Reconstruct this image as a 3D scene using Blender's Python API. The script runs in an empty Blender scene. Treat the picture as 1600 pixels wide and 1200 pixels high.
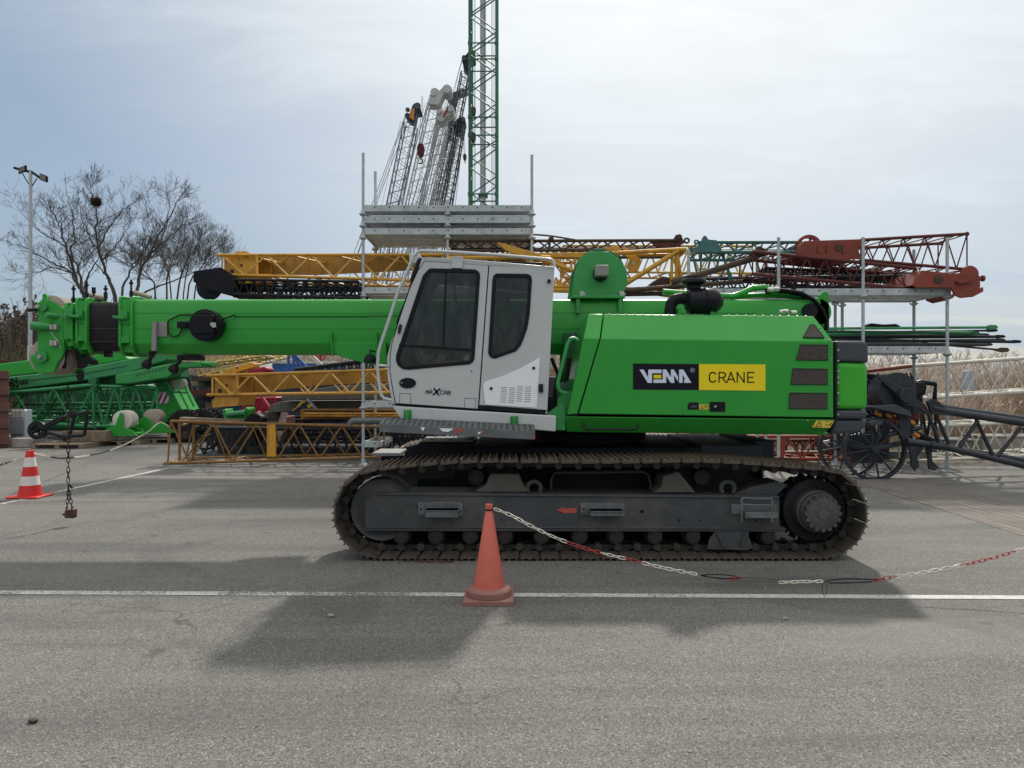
import bpy, bmesh, math, random
from mathutils import Vector, Matrix
random.seed(7)
S = bpy.context.scene
COL = S.collection
F = 1109.0; CH = 1.7
V = Vector
def P(x, y, Y):            # a point at depth Y metres seen at photo pixel x, y
    return V(((x-800)*Y/F, Y, CH+(600-y)*Y/F))
def G(x, y):               # ground point
    Y = F*CH/(y-600); return V(((x-800)*Y/F, Y, 0))
def L(px, Y): return px*Y/F

# ---------------------------------------------------------------- objects
def thing(name, label, cat, loc=(0,0,0), group=None):
    o = bpy.data.objects.new(name, None); COL.objects.link(o)
    o.empty_display_size = .2
    o.location = loc; o['label'] = label; o['category'] = cat
    if group: o['group'] = group
    return o
def origin(o):
    p = V((0,0,0))
    while o: p += o.location; o = o.parent
    return p
def copy_tree(o, parent=None):
    c = o.copy(); COL.objects.link(c)
    if parent: c.parent = parent
    for ch in [x for x in COL.objects if x.parent == o]: copy_tree(ch, c)
    return c

class MB:
    def __init__(s): s.bm = bmesh.new()
    def face(s, pts):
        vs = [s.bm.verts.new(p) for p in pts]
        try: return s.bm.faces.new(vs)
        except ValueError: return None
    def solid(s, A, B):
        """two matching loops joined into a solid"""
        n = len(A)
        a = [s.bm.verts.new(p) for p in A]; b = [s.bm.verts.new(p) for p in B]
        s.bm.faces.new(a); s.bm.faces.new(list(reversed(b)))
        for i in range(n):
            j = (i+1) % n; s.bm.faces.new([a[j], a[i], b[i], b[j]])
        return s
    def prism(s, pts, y0, y1, ref=None):
        ref = y0 if ref is None else ref
        A = [P(x, y, ref) for x, y in pts]
        return s.solid([V((p.x, y0, p.z)) for p in A], [V((p.x, y1, p.z)) for p in A])
    def xz(s, pts, y0, y1):
        return s.solid([V((x, y0, z)) for x, z in pts], [V((x, y1, z)) for x, z in pts])
    def box(s, x0, x1, y0, y1, z0, z1):
        return s.xz([(x0,z0),(x1,z0),(x1,z1),(x0,z1)], y0, y1)
    def pbox(s, px0, py0, px1, py1, y0, y1, ref=None):
        return s.prism([(px0,py1),(px1,py1),(px1,py0),(px0,py0)], y0, y1, ref)
    def obox(s, c, ax, ay, az):   # centre and three half vectors
        c, ax, ay, az = V(c), V(ax), V(ay), V(az)
        A = [c-ay-ax-az, c-ay+ax-az, c-ay+ax+az, c-ay-ax+az]
        return s.solid(A, [p+2*ay for p in A])
    def holed(s, outer, holes, y0, y1, ref):
        bm = s.bm; es = []
        for loop in [outer]+holes:
            vs = [bm.verts.new(V((P(x,y,ref).x, y0, P(x,y,ref).z))) for x, y in loop]
            for i in range(len(vs)): es.append(bm.edges.new((vs[i], vs[(i+1) % len(vs)])))
        r = bmesh.ops.triangle_fill(bm, use_beauty=True, use_dissolve=False, edges=es)
        fs = [g for g in r['geom'] if isinstance(g, bmesh.types.BMFace)]
        # drop triangles inside holes
        def inside(p, loop):
            c = False; n = len(loop)
            for i in range(n):
                a, b = loop[i], loop[i-1]
                if (a[1] > p[1]) != (b[1] > p[1]) and p[0] < (b[0]-a[0])*(p[1]-a[1])/(b[1]-a[1])+a[0]: c = not c
            return c
        H = [[(P(x,y,ref).x, P(x,y,ref).z) for x, y in h] for h in holes]
        bad = [f for f in fs if any(inside((f.calc_center_median().x, f.calc_center_median().z), h) for h in H)]
        fs = [f for f in fs if f not in bad]
        if bad: bmesh.ops.delete(bm, geom=bad, context='FACES_ONLY')
        e = bmesh.ops.extrude_face_region(bm, geom=fs, use_keep_orig=True)
        vs = [g for g in e['geom'] if isinstance(g, bmesh.types.BMVert)]
        bmesh.ops.translate(bm, vec=(0, y1-y0, 0), verts=vs)
        bmesh.ops.recalc_face_normals(bm, faces=bm.faces[:])
        return s
    def tube(s, pts, r, n=8, closed=False, cap=True):
        pts = [V(p) for p in pts]; m = len(pts)
        rs = r if isinstance(r, (list, tuple)) else [r]*m
        rings = []; up = None
        for i in range(m):
            if closed: t = pts[(i+1) % m]-pts[i-1]
            else: t = pts[min(i+1, m-1)]-pts[max(i-1, 0)]
            if t.length < 1e-9: t = V((0,0,1))
            t.normalize()
            if up is None:
                up = t.orthogonal().normalized()
                if abs(t.z) < .95: up = (V((0,0,1))-t*t.z).normalized()
            else:
                up = up-t*up.dot(t)
                up = up.normalized() if up.length > 1e-6 else t.orthogonal().normalized()
            w = t.cross(up)
            rings.append([s.bm.verts.new(pts[i]+rs[i]*(math.cos(2*math.pi*k/n)*up+math.sin(2*math.pi*k/n)*w)) for k in range(n)])
        for i in range(m if closed else m-1):
            a, b = rings[i], rings[(i+1) % m]
            for k in range(n): s.bm.faces.new([a[k], a[(k+1) % n], b[(k+1) % n], b[k]])
        if cap and not closed:
            s.bm.faces.new(list(reversed(rings[0]))); s.bm.faces.new(rings[-1])
        return s
    def ptube(s, pts, r, Y, n=8): return s.tube([P(x,y,Y) for x,y in pts], r, n)
    def cyl(s, a, b, r, n=20, r2=None): return s.tube([a, b], [r, r if r2 is None else r2], n)
    def ycyl(s, px, py, Y0, Y1, rpx, n=24, ref=None):
        c = P(px, py, ref or Y0); r = L(rpx, ref or Y0)
        return s.cyl(V((c.x,Y0,c.z)), V((c.x,Y1,c.z)), r, n)
    def lathe(s, base, prof, n=28, axis=(0,0,1), cap=True):
        axis = V(axis).normalized(); base = V(base)
        return s.tube([base+axis*h for _, h in prof], [max(r,1e-4) for r, _ in prof], n, cap=cap)
    def revolve(s, base, prof, n=28, axis=(0,0,1)):
        """profile (radius, height), allowing equal heights"""
        axis = V(axis).normalized(); base = V(base); u = axis.orthogonal().normalized(); w = axis.cross(u); rings = []
        for r, h in prof:
            r = max(r, 1e-4)
            rings.append([s.bm.verts.new(base+axis*h+r*(math.cos(2*math.pi*k/n)*u+math.sin(2*math.pi*k/n)*w)) for k in range(n)])
        for a, b in zip(rings, rings[1:]):
            for k in range(n): s.bm.faces.new([a[k], a[(k+1)%n], b[(k+1)%n], b[k]])
        s.bm.faces.new(list(reversed(rings[0]))); s.bm.faces.new(rings[-1])
        return s
    def ball(s, c, r, sx=1, sy=1, sz=1, sub=2):
        m = Matrix.Translation(V(c)) @ Matrix.Diagonal((sx,sy,sz,1))
        bmesh.ops.create_icosphere(s.bm, subdivisions=sub, radius=r, matrix=m); return s
    def stroke(s, pts, w, Y, d=.004, ref=None):
        """flat lettering stroke in pixels on a vertical face at depth Y"""
        for (x0,y0),(x1,y1) in zip(pts, pts[1:]):
            dx, dy = x1-x0, y1-y0; l = math.hypot(dx,dy) or 1; dx, dy = dx/l*w/2, dy/l*w/2
            s.prism([(x0-dx-dy,y0-dy+dx),(x1+dx-dy,y1+dy+dx),(x1+dx+dy,y1+dy-dx),(x0-dx+dy,y0-dy-dx)], Y-d, Y, ref or Y)
        return s
    def build(s, name, mat, parent=None, smooth=False, bevel=0, angle=40, seg=2, base=None):
        bmesh.ops.recalc_face_normals(s.bm, faces=s.bm.faces[:])
        o0 = origin(parent) if parent else V(base or (0,0,0))
        if o0.length: bmesh.ops.translate(s.bm, vec=-o0, verts=s.bm.verts[:])
        me = bpy.data.meshes.new(name); s.bm.to_mesh(me); s.bm.free()
        me.materials.append(M[mat] if isinstance(mat, str) else mat)
        if smooth:
            for p in me.polygons: p.use_smooth = True
            try: me.set_sharp_from_angle(angle=math.radians(angle))
            except Exception: pass
        o = bpy.data.objects.new(name, me); COL.objects.link(o)
        if parent: o.parent = parent
        else: o.location = o0
        if bevel:
            b = o.modifiers.new('bevel', 'BEVEL'); b.width = bevel; b.segments = seg; b.limit_method = 'ANGLE'
            b.angle_limit = math.radians(30); b.harden_normals = False
            if not smooth:
                for p in me.polygons: p.use_smooth = True
                try: me.set_sharp_from_angle(angle=math.radians(30))
                except Exception: pass
        return o
def tag(o, label, cat, group=None, kind=None):
    if label: o['label'] = label
    if cat: o['category'] = cat
    if group: o['group'] = group
    if kind: o['kind'] = kind
    return o
def struct(o): o['kind'] = 'structure'; return o

# ---------------------------------------------------------------- materials
M = {}
def nodes(name):
    m = bpy.data.materials.new(name); m.use_nodes = True; nt = m.node_tree; nt.nodes.clear()
    return m, nt, nt.nodes.new, nt.links.new
def mixc(N, Lk, fac, a, b, mode='MIX'):
    n = N('ShaderNodeMix'); n.data_type = 'RGBA'; n.blend_type = mode
    for sock, v in ((n.inputs[0], fac), (n.inputs[6], a), (n.inputs[7], b)):
        if isinstance(v, bpy.types.NodeSocket): Lk(v, sock)
        elif isinstance(v, (int, float)): sock.default_value = v
        else: sock.default_value = (*v, 1)
    return n.outputs[2]
def mth(N, Lk, op, *v):
    n = N('ShaderNodeMath'); n.operation = op
    for i, x in enumerate(v):
        if isinstance(x, bpy.types.NodeSocket): Lk(x, n.inputs[i])
        else: n.inputs[i].default_value = x
    return n.outputs[0]
def ramp(N, Lk, src, a, b):
    n = N('ShaderNodeMapRange'); n.clamp = True
    Lk(src, n.inputs[0]); n.inputs[1].default_value = a; n.inputs[2].default_value = b
    return n.outputs[0]
def noise(N, Lk, co, scale, detail=5, rough=.6, dist=0):
    n = N('ShaderNodeTexNoise'); Lk(co, n.inputs['Vector']); n.inputs['Scale'].default_value = scale
    n.inputs['Detail'].default_value = detail; n.inputs['Roughness'].default_value = rough
    n.inputs['Distortion'].default_value = dist
    return n.outputs['Fac']
def mat(name, col, rough=.5, metal=0, var=.15, scale=5, dirt=None, amt=.4, dscale=3, bump=0, bscale=60, coat=0, streak=False, spec=None):
    m, nt, N, Lk = nodes(name)
    tc = N('ShaderNodeTexCoord').outputs['Object']
    b = N('ShaderNodeBsdfPrincipled'); out = N('ShaderNodeOutputMaterial'); Lk(b.outputs[0], out.inputs[0])
    n1 = noise(N, Lk, tc, scale)
    lo = tuple(c*(1-var) for c in col); hi = tuple(min(1, c*(1+var)) for c in col)
    c = mixc(N, Lk, ramp(N, Lk, n1, .3, .7), lo, hi)
    if dirt:
        co = tc
        if streak:
            mp = N('ShaderNodeMapping'); Lk(tc, mp.inputs[0]); mp.inputs['Scale'].default_value = (4, 4, .5); co = mp.outputs[0]
        n2 = noise(N, Lk, co, dscale, 8, .7)
        c = mixc(N, Lk, mth(N, Lk, 'MULTIPLY', ramp(N, Lk, n2, .62-amt*.3, .72), min(1, .3+amt)), c, dirt)
    Lk(c, b.inputs['Base Color'])
    n3 = noise(N, Lk, tc, scale*3)
    r = N('ShaderNodeMapRange'); Lk(n3, r.inputs[0]); r.inputs[3].default_value = max(.02, rough-.1); r.inputs[4].default_value = min(1, rough+.1)
    Lk(r.outputs[0], b.inputs['Roughness'])
    b.inputs['Metallic'].default_value = metal
    if spec is None: spec = .15 if max(col) < .05 else .4
    b.inputs['Specular IOR Level'].default_value = spec
    b.inputs['Coat Weight'].default_value = coat; b.inputs['Coat Roughness'].default_value = .12
    if bump:
        bn = N('ShaderNodeBump'); Lk(noise(N, Lk, tc, bscale), bn.inputs['Height'])
        bn.inputs['Strength'].default_value = bump; bn.inputs['Distance'].default_value = .01
        Lk(bn.outputs[0], b.inputs['Normal'])
    M[name] = m; return m
GR = (.028,.295,.036)
mat('green_paint', GR, .34, var=.06, scale=1.5, spec=.3, coat=.08, dirt=(.05,.22,.06), amt=.28, dscale=3.2, bump=.12, bscale=1.4, streak=True)
mat('green_bright', (.045,.36,.03), .4, var=.06, scale=2, spec=.3, dirt=(.06,.25,.05), amt=.15)
mat('green_paint_worn', (.035,.27,.065), .42, var=.1, scale=3, dirt=(.02,.1,.03), amt=.3, dscale=3)
mat('green_old', (.035,.24,.085), .5, var=.15, scale=2, dirt=(.05,.12,.06), amt=.35, dscale=1.5)
mat('green_dark', (.02,.14,.05), .55, var=.2, scale=2, dirt=(.03,.05,.03), amt=.4)
mat('green_mast', (.028,.14,.08), .55, var=.15)
mat('white_cab', (.47,.49,.49), .38, var=.04, scale=2, coat=.15, dirt=(.36,.35,.32), amt=.1, dscale=3)
mat('white_panel', (.78,.80,.82), .4, var=.03)
mat('black_rubber', (.012,.012,.014), .55, var=.2)
mat('black_paint', (.016,.018,.021), .45, var=.2, dirt=(.06,.055,.05), amt=.2, dscale=4)
mat('black_gloss', (.012,.012,.015), .25, var=.2)
mat('boom_black', (.02,.018,.02), .38, var=.2, scale=3, dirt=(.07,.055,.045), amt=.25, dscale=5)
mat('anthracite', (.045,.052,.062), .5, var=.1, scale=3)
mat('frame_grey', (.046,.050,.054), .6, var=.2, scale=3, dirt=(.12,.105,.088), amt=.5, dscale=2.2, bump=.1)
mat('frame_dusty', (.085,.077,.066), .75, var=.2, scale=4, dirt=(.12,.10,.08), amt=.3, dscale=5)
mat('frame_dark', (.014,.016,.019), .6, var=.2, scale=3, dirt=(.04,.036,.03), amt=.3, dscale=3)
mat('track_steel', (.10,.086,.072), .5, metal=.35, var=.3, scale=7, dirt=(.14,.10,.07), amt=.35, dscale=6, bump=.25, bscale=40)
mat('chain_dark', (.035,.031,.028), .6, metal=.2, var=.3, scale=7, dirt=(.08,.06,.045), amt=.3, dscale=8, bump=.3)
mat('plate_steel', (.24,.24,.225), .55, metal=.1, var=.1, scale=4, dirt=(.18,.16,.13), amt=.3, dscale=5)
mat('galvanised', (.42,.45,.465), .55, metal=.2, var=.18, scale=5, dirt=(.22,.22,.21), amt=.35, dscale=3)
mat('galvanised_dull', (.125,.135,.14), .55, metal=.2, var=.2, scale=7, dirt=(.10,.098,.095), amt=.4, dscale=6)
mat('galvanised_dark', (.13,.14,.145), .55, metal=.2, var=.25, scale=8, dirt=(.07,.07,.065), amt=.4, dscale=9)
mat('galvanised_bounce_lit', (.62,.65,.67), .6, var=.12, scale=5, dirt=(.4,.41,.41), amt=.3, dscale=4)  # plank colour raised to stand in for bounce light blocked between decks
mat('hazed_grey', (.17,.19,.21), .6, var=.1)  # grey lightened so distance haze is painted into the colour
mat('hazed_black', (.045,.05,.058), .6, var=.1)  # black lifted toward grey, painted haze on the far booms
mat('yellow_web', (.33,.165,.02), .6, var=.2, scale=2, dirt=(.16,.07,.02), amt=.45, dscale=2.5, streak=True)
mat('yellow_brace', (.62,.36,.085), .55, var=.15, scale=4, dirt=(.3,.13,.03), amt=.35, dscale=6)
mat('shoe_rust', (.155,.118,.09), .55, metal=.25, var=.35, scale=9, dirt=(.10,.07,.05), amt=.4, dscale=8)
mat('bare_metal', (.42,.41,.38), .45, metal=.5, var=.15)
mat('sheave_beige', (.34,.28,.23), .6, var=.12, dirt=(.25,.18,.13), amt=.25)
mat('sheave_white', (.6,.56,.48), .6, var=.1, dirt=(.4,.33,.25), amt=.2)
mat('grille', (.055,.045,.04), .7, var=.3, scale=40, bump=.4, bscale=200)
mat('sign_black', (.008,.009,.016), .35, var=.1)
mat('sign_white', (.62,.68,.8), .4, var=.02)
mat('sign_yellow', (.80,.62,.003), .4, var=.03)
mat('label_yellow', (.6,.45,.06), .5, var=.1)
mat('ink', (.02,.015,.012), .5, var=.05)
mat('red_paint', (.42,.08,.05), .6, var=.2, dirt=(.2,.08,.06), amt=.3)
mat('seat_cloth', (.03,.035,.05), .85, var=.2)
mat('cab_inside', (.10,.10,.10), .8, var=.2)
mat('yellow_steel', (.56,.28,.026), .55, var=.15, scale=2, dirt=(.22,.09,.025), amt=.4, dscale=2.5, streak=True)
mat('yellow_dull', (.43,.215,.028), .65, var=.2, scale=2, dirt=(.18,.08,.025), amt=.45, dscale=3)
mat('rusty_yellow', (.24,.125,.035), .7, var=.25, scale=3, dirt=(.10,.05,.025), amt=.55, dscale=3)
mat('pale_yellow', (.5,.36,.11), .6, var=.15, dirt=(.25,.15,.06), amt=.3)
mat('red_oxide', (.21,.042,.026), .65, var=.2, scale=2, dirt=(.10,.03,.02), amt=.4, dscale=2.5)
mat('red_dark', (.10,.022,.018), .65, var=.25, scale=3, dirt=(.05,.02,.015), amt=.4)
mat('orange_red', (.27,.05,.025), .6, var=.15, dirt=(.2,.05,.03), amt=.3)
mat('crimson', (.33,.012,.03), .5, var=.2)
mat('rust_brown', (.055,.035,.026), .75, var=.3, scale=4, dirt=(.11,.06,.03), amt=.4)
mat('teal_steel', (.045,.13,.13), .55, var=.15, dirt=(.04,.07,.07), amt=.3)
mat('blue_paint', (.03,.10,.32), .5, var=.15)
mat('navy', (.012,.04,.085), .5, var=.2)
mat('white_steel', (.55,.53,.47), .55, var=.12, dirt=(.3,.24,.17), amt=.35, dscale=3)
mat('pale_steel', (.42,.43,.42), .6, var=.12)
mat('grey_boom', (.40,.41,.44), .5, var=.05)
mat('grey_plate', (.13,.135,.135), .65, var=.2, dirt=(.09,.08,.06), amt=.3)
mat('timber', (.22,.17,.12), .85, var=.3, scale=8)
mat('concrete', (.3,.28,.25), .9, var=.15, scale=8, dirt=(.2,.18,.15), amt=.3)
mat('container_brown', (.11,.045,.035), .65, var=.15, dirt=(.07,.04,.03), amt=.3)
mat('tank_white', (.62,.66,.68), .5, var=.06)
mat('tarpaulin', (.30,.35,.4), .6, var=.1)
mat('tyre', (.018,.018,.019), .85, var=.2, dirt=(.05,.045,.04), amt=.2)
mat('cone_faded', (.53,.12,.085), .6, var=.14, scale=9, dirt=(.26,.08,.07), amt=.3, dscale=9, bump=.05)
mat('cone_red', (.58,.025,.018), .5, var=.08, dirt=(.3,.04,.03), amt=.15)
mat('cone_white', (.66,.62,.6), .5, var=.08, dirt=(.5,.2,.16), amt=.2, dscale=9)
mat('cone_base', (.27,.12,.10), .7, var=.15, dirt=(.2,.13,.11), amt=.4)
mat('chain_white', (.66,.62,.54), .45, var=.06)
mat('chain_red', (.34,.04,.032), .45, var=.12)
mat('cable_tie', (.01,.01,.012), .5)
mat('chain_rust', (.035,.025,.022), .7, var=.3)
mat('weight_red', (.06,.022,.02), .7, var=.2)
mat('bark', (.075,.063,.052), .9, var=.25, scale=3)
mat('nest', (.035,.026,.02), .95, var=.3, scale=12)
mat('reed', (.31,.24,.17), .85, var=.3, scale=.8)
mat('reed_plume', (.50,.42,.345), .9, var=.3, scale=.8)
mat('brush', (.115,.09,.07), .9, var=.35, scale=.15)
mat('brush_olive', (.10,.085,.045), .9, var=.35, scale=.3)
mat('pole_grey', (.42,.45,.47), .5, var=.06)
mat('soil', (.16,.125,.09), .95, var=.3, scale=1.2, dirt=(.07,.08,.03), amt=.5, dscale=.8, bump=.6, bscale=6)
mat('stone', (.25,.24,.22), .9, var=.2)
mat('dark_steel', (.021,.025,.033), .45, spec=.4, var=.3, scale=3, dirt=(.05,.04,.035), amt=.3)
mat('orange_roller', (.55,.2,.02), .55, var=.15)

def glass():
    m, nt, N, Lk = nodes('tinted_glass')
    t = N('ShaderNodeBsdfTransparent'); t.inputs[0].default_value = (.27,.285,.28,1)
    g = N('ShaderNodeBsdfGlossy'); g.inputs['Roughness'].default_value = .03; g.inputs[0].default_value = (.9,.9,.9,1)
    f = N('ShaderNodeFresnel'); f.inputs[0].default_value = 1.45
    mx = N('ShaderNodeMixShader'); Lk(mth(N, Lk, 'ADD', f.outputs[0], .015), mx.inputs[0]); Lk(t.outputs[0], mx.inputs[1]); Lk(g.outputs[0], mx.inputs[2])
    tc = N('ShaderNodeTexCoord').outputs['Object']; df = N('ShaderNodeBsdfDiffuse'); df.inputs[0].default_value = (.5,.48,.44,1)
    mp = N('ShaderNodeMapping'); Lk(tc, mp.inputs[0]); mp.inputs['Scale'].default_value = (3,3,1.2); mp.inputs['Rotation'].default_value = (0,.5,0)
    sm = ramp(N, Lk, noise(N, Lk, mp.outputs[0], 2.2, 8, .7, 1.0), .45, .75); m2 = N('ShaderNodeMixShader')
    Lk(mth(N, Lk, 'ADD', mth(N, Lk, 'MULTIPLY', sm, .085), .012), m2.inputs[0]); Lk(mx.outputs[0], m2.inputs[1]); Lk(df.outputs[0], m2.inputs[2])
    o = N('ShaderNodeOutputMaterial'); Lk(m2.outputs[0], o.inputs[0]); M['glass'] = m
glass()

def asphalt():
    m, nt, N, Lk = nodes('asphalt')
    tc = N('ShaderNodeTexCoord').outputs['Object']
    b = N('ShaderNodeBsdfPrincipled'); out = N('ShaderNodeOutputMaterial'); Lk(b.outputs[0], out.inputs[0])
    big = noise(N, Lk, tc, .22, 4, .55); med = noise(N, Lk, tc, 1.3, 6, .65); fine = noise(N, Lk, tc, 70, 3, .7)
    c = mixc(N, Lk, ramp(N, Lk, big, .35, .65), (.103,.101,.095), (.148,.144,.135))
    c = mixc(N, Lk, mth(N, Lk, 'MULTIPLY', ramp(N, Lk, med, .45, .75), .45), c, (.07,.068,.063))
    c = mixc(N, Lk, mth(N, Lk, 'MULTIPLY', ramp(N, Lk, fine, .35, .7), .75), c, (.205,.196,.176))
    # aggregate chips
    v = N('ShaderNodeTexVoronoi'); Lk(tc, v.inputs['Vector']); v.inputs['Scale'].default_value = 78
    sp = N('ShaderNodeSeparateColor'); Lk(v.outputs['Color'], sp.inputs[0])
    chip = mth(N, Lk, 'MULTIPLY', mth(N, Lk, 'GREATER_THAN', sp.outputs[0], .89), mth(N, Lk, 'LESS_THAN', v.outputs['Distance'], .42))
    c = mixc(N, Lk, mth(N, Lk, 'MULTIPLY', chip, .6), c, (.40,.385,.35))
    dk = mth(N, Lk, 'MULTIPLY', mth(N, Lk, 'LESS_THAN', sp.outputs[1], .3), mth(N, Lk, 'LESS_THAN', v.outputs['Distance'], .5))
    c = mixc(N, Lk, mth(N, Lk, 'MULTIPLY', dk, .6), c, (.035,.034,.032))
    v3 = N('ShaderNodeTexVoronoi'); Lk(tc, v3.inputs['Vector']); v3.inputs['Scale'].default_value = 118
    sp3 = N('ShaderNodeSeparateColor'); Lk(v3.outputs['Color'], sp3.inputs[0])
    ch3 = mth(N, Lk, 'MULTIPLY', mth(N, Lk, 'GREATER_THAN', sp3.outputs[0], .72), mth(N, Lk, 'LESS_THAN', v3.outputs['Distance'], .5))
    c = mixc(N, Lk, mth(N, Lk, 'MULTIPLY', ch3, .55), c, (.34,.325,.295))
    c = mixc(N, Lk, mth(N, Lk, 'MULTIPLY', mth(N, Lk, 'LESS_THAN', sp3.outputs[1], .3), .4), c, (.05,.048,.044))
    # long tyre-polished streaks, laid along the yard
    mp = N('ShaderNodeMapping'); Lk(tc, mp.inputs[0]); mp.inputs['Scale'].default_value = (.1,.75,1); mp.inputs['Rotation'].default_value = (0,0,.12)
    st = noise(N, Lk, mp.outputs[0], 1.5, 5, .6, .4)
    c = mixc(N, Lk, mth(N, Lk, 'MULTIPLY', ramp(N, Lk, st, .52, .68), .5), c, (.058,.058,.056))
    c = mixc(N, Lk, mth(N, Lk, 'MULTIPLY', ramp(N, Lk, st, .43, .3), .4), c, (.20,.19,.165))
    mp2 = N('ShaderNodeMapping'); Lk(tc, mp2.inputs[0]); mp2.inputs['Scale'].default_value = (.22,3.2,1); mp2.inputs['Rotation'].default_value = (0,0,-.06); mp2.inputs['Location'].default_value = (3.1,7.7,0)
    st2 = noise(N, Lk, mp2.outputs[0], 1.1, 6, .68, .3)
    c = mixc(N, Lk, mth(N, Lk, 'MULTIPLY', ramp(N, Lk, st2, .54, .70), .35), c, (.055,.054,.052))
    c = mixc(N, Lk, mth(N, Lk, 'MULTIPLY', ramp(N, Lk, st2, .40, .26), .35), c, (.21,.20,.17))
    pat = ramp(N, Lk, noise(N, Lk, tc, .55, 3, .5, 1.2), .58, .64)
    c = mixc(N, Lk, mth(N, Lk, 'MULTIPLY', pat, .28), c, (.062,.061,.058))
    # cracks
    wn = N('ShaderNodeTexNoise'); Lk(tc, wn.inputs['Vector']); wn.inputs['Scale'].default_value = 1.6; wn.inputs['Detail'].default_value = 6
    ad = N('ShaderNodeVectorMath'); ad.operation = 'MULTIPLY_ADD'; Lk(wn.outputs['Color'], ad.inputs[0]); ad.inputs[1].default_value = (.7,.7,.7); Lk(tc, ad.inputs[2])
    v2 = N('ShaderNodeTexVoronoi'); v2.feature = 'DISTANCE_TO_EDGE'; Lk(ad.outputs[0], v2.inputs['Vector']); v2.inputs['Scale'].default_value = .42
    cr = mth(N, Lk, 'MULTIPLY', mth(N, Lk, 'LESS_THAN', v2.outputs['Distance'], .0035), ramp(N, Lk, noise(N, Lk, tc, .45, 2), .5, .6))
    c = mixc(N, Lk, mth(N, Lk, 'MULTIPLY', cr, .5), c, (.03,.03,.028))
    # oil spots
    oil = ramp(N, Lk, noise(N, Lk, tc, 1.9, 3, .5), .68, .74)
    c = mixc(N, Lk, mth(N, Lk, 'MULTIPLY', oil, .5), c, (.03,.03,.03))
    Lk(c, b.inputs['Base Color']); b.inputs['Roughness'].default_value = .85
    b.inputs['Specular IOR Level'].default_value = .3
    h = mth(N, Lk, 'ADD', mth(N, Lk, 'MULTIPLY', v.outputs['Distance'], -.8), mth(N, Lk, 'MULTIPLY', fine, 1.2))
    bn = N('ShaderNodeBump'); Lk(h, bn.inputs['Height']); bn.inputs['Strength'].default_value = .55; bn.inputs['Distance'].default_value = .008
    Lk(bn.outputs[0], b.inputs['Normal']); M['asphalt'] = m
asphalt()
def line_paint(name, col, keep):
    m, nt, N, Lk = nodes(name)
    tc = N('ShaderNodeTexCoord').outputs['Object']
    b = N('ShaderNodeBsdfPrincipled'); b.inputs['Roughness'].default_value = .8
    c = mixc(N, Lk, ramp(N, Lk, noise(N, Lk, tc, 14, 5, .7), .35, .7), tuple(x*.7 for x in col), col)
    Lk(c, b.inputs['Base Color'])
    t = N('ShaderNodeBsdfTransparent'); mx = N('ShaderNodeMixShader')
    w = mth(N, Lk, 'ADD', mth(N, Lk, 'MULTIPLY', noise(N, Lk, tc, 45, 4, .75), .5), mth(N, Lk, 'MULTIPLY', noise(N, Lk, tc, .8, 6, .65), .5))
    Lk(ramp(N, Lk, w, keep, keep+.07), mx.inputs[0]); Lk(t.outputs[0], mx.inputs[1]); Lk(b.outputs[0], mx.inputs[2])
    o = N('ShaderNodeOutputMaterial'); Lk(mx.outputs[0], o.inputs[0]); M[name] = m
line_paint('line_white', (.56,.55,.51), .425)
line_paint('line_worn', (.34,.33,.3), .48)
line_paint('line_faint', (.27,.26,.24), .53)
def brick():
    m, nt, N, Lk = nodes('brick_paving')
    tc = N('ShaderNodeTexCoord').outputs['Object']
    mp = N('ShaderNodeMapping'); Lk(tc, mp.inputs[0]); mp.inputs['Rotation'].default_value = (0,0,1.571)
    br = N('ShaderNodeTexBrick'); Lk(mp.outputs[0], br.inputs['Vector']); br.inputs['Scale'].default_value = 1
    br.inputs['Brick Width'].default_value = .62; br.inputs['Row Height'].default_value = .16; br.inputs['Mortar Size'].default_value = .018
    br.inputs['Color1'].default_value = (.17,.135,.115,1); br.inputs['Color2'].default_value = (.11,.093,.08,1); br.inputs['Mortar'].default_value = (.045,.04,.035,1)
    c = mixc(N, Lk, ramp(N, Lk, noise(N, Lk, tc, .9, 6, .7), .4, .65), br.outputs['Color'], (.13,.115,.10))
    c = mixc(N, Lk, mth(N, Lk, 'MULTIPLY', ramp(N, Lk, noise(N, Lk, tc, 50, 3), .4, .7), .4), c, (.22,.19,.165))
    b = N('ShaderNodeBsdfPrincipled'); b.inputs['Roughness'].default_value = .9; Lk(c, b.inputs['Base Color'])
    bn = N('ShaderNodeBump'); Lk(br.outputs['Fac'], bn.inputs['Height']); bn.inputs['Strength'].default_value = -.5; Lk(bn.outputs[0], b.inputs['Normal'])
    o = N('ShaderNodeOutputMaterial'); Lk(b.outputs[0], o.inputs[0]); M['brick'] = m
brick()

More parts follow.
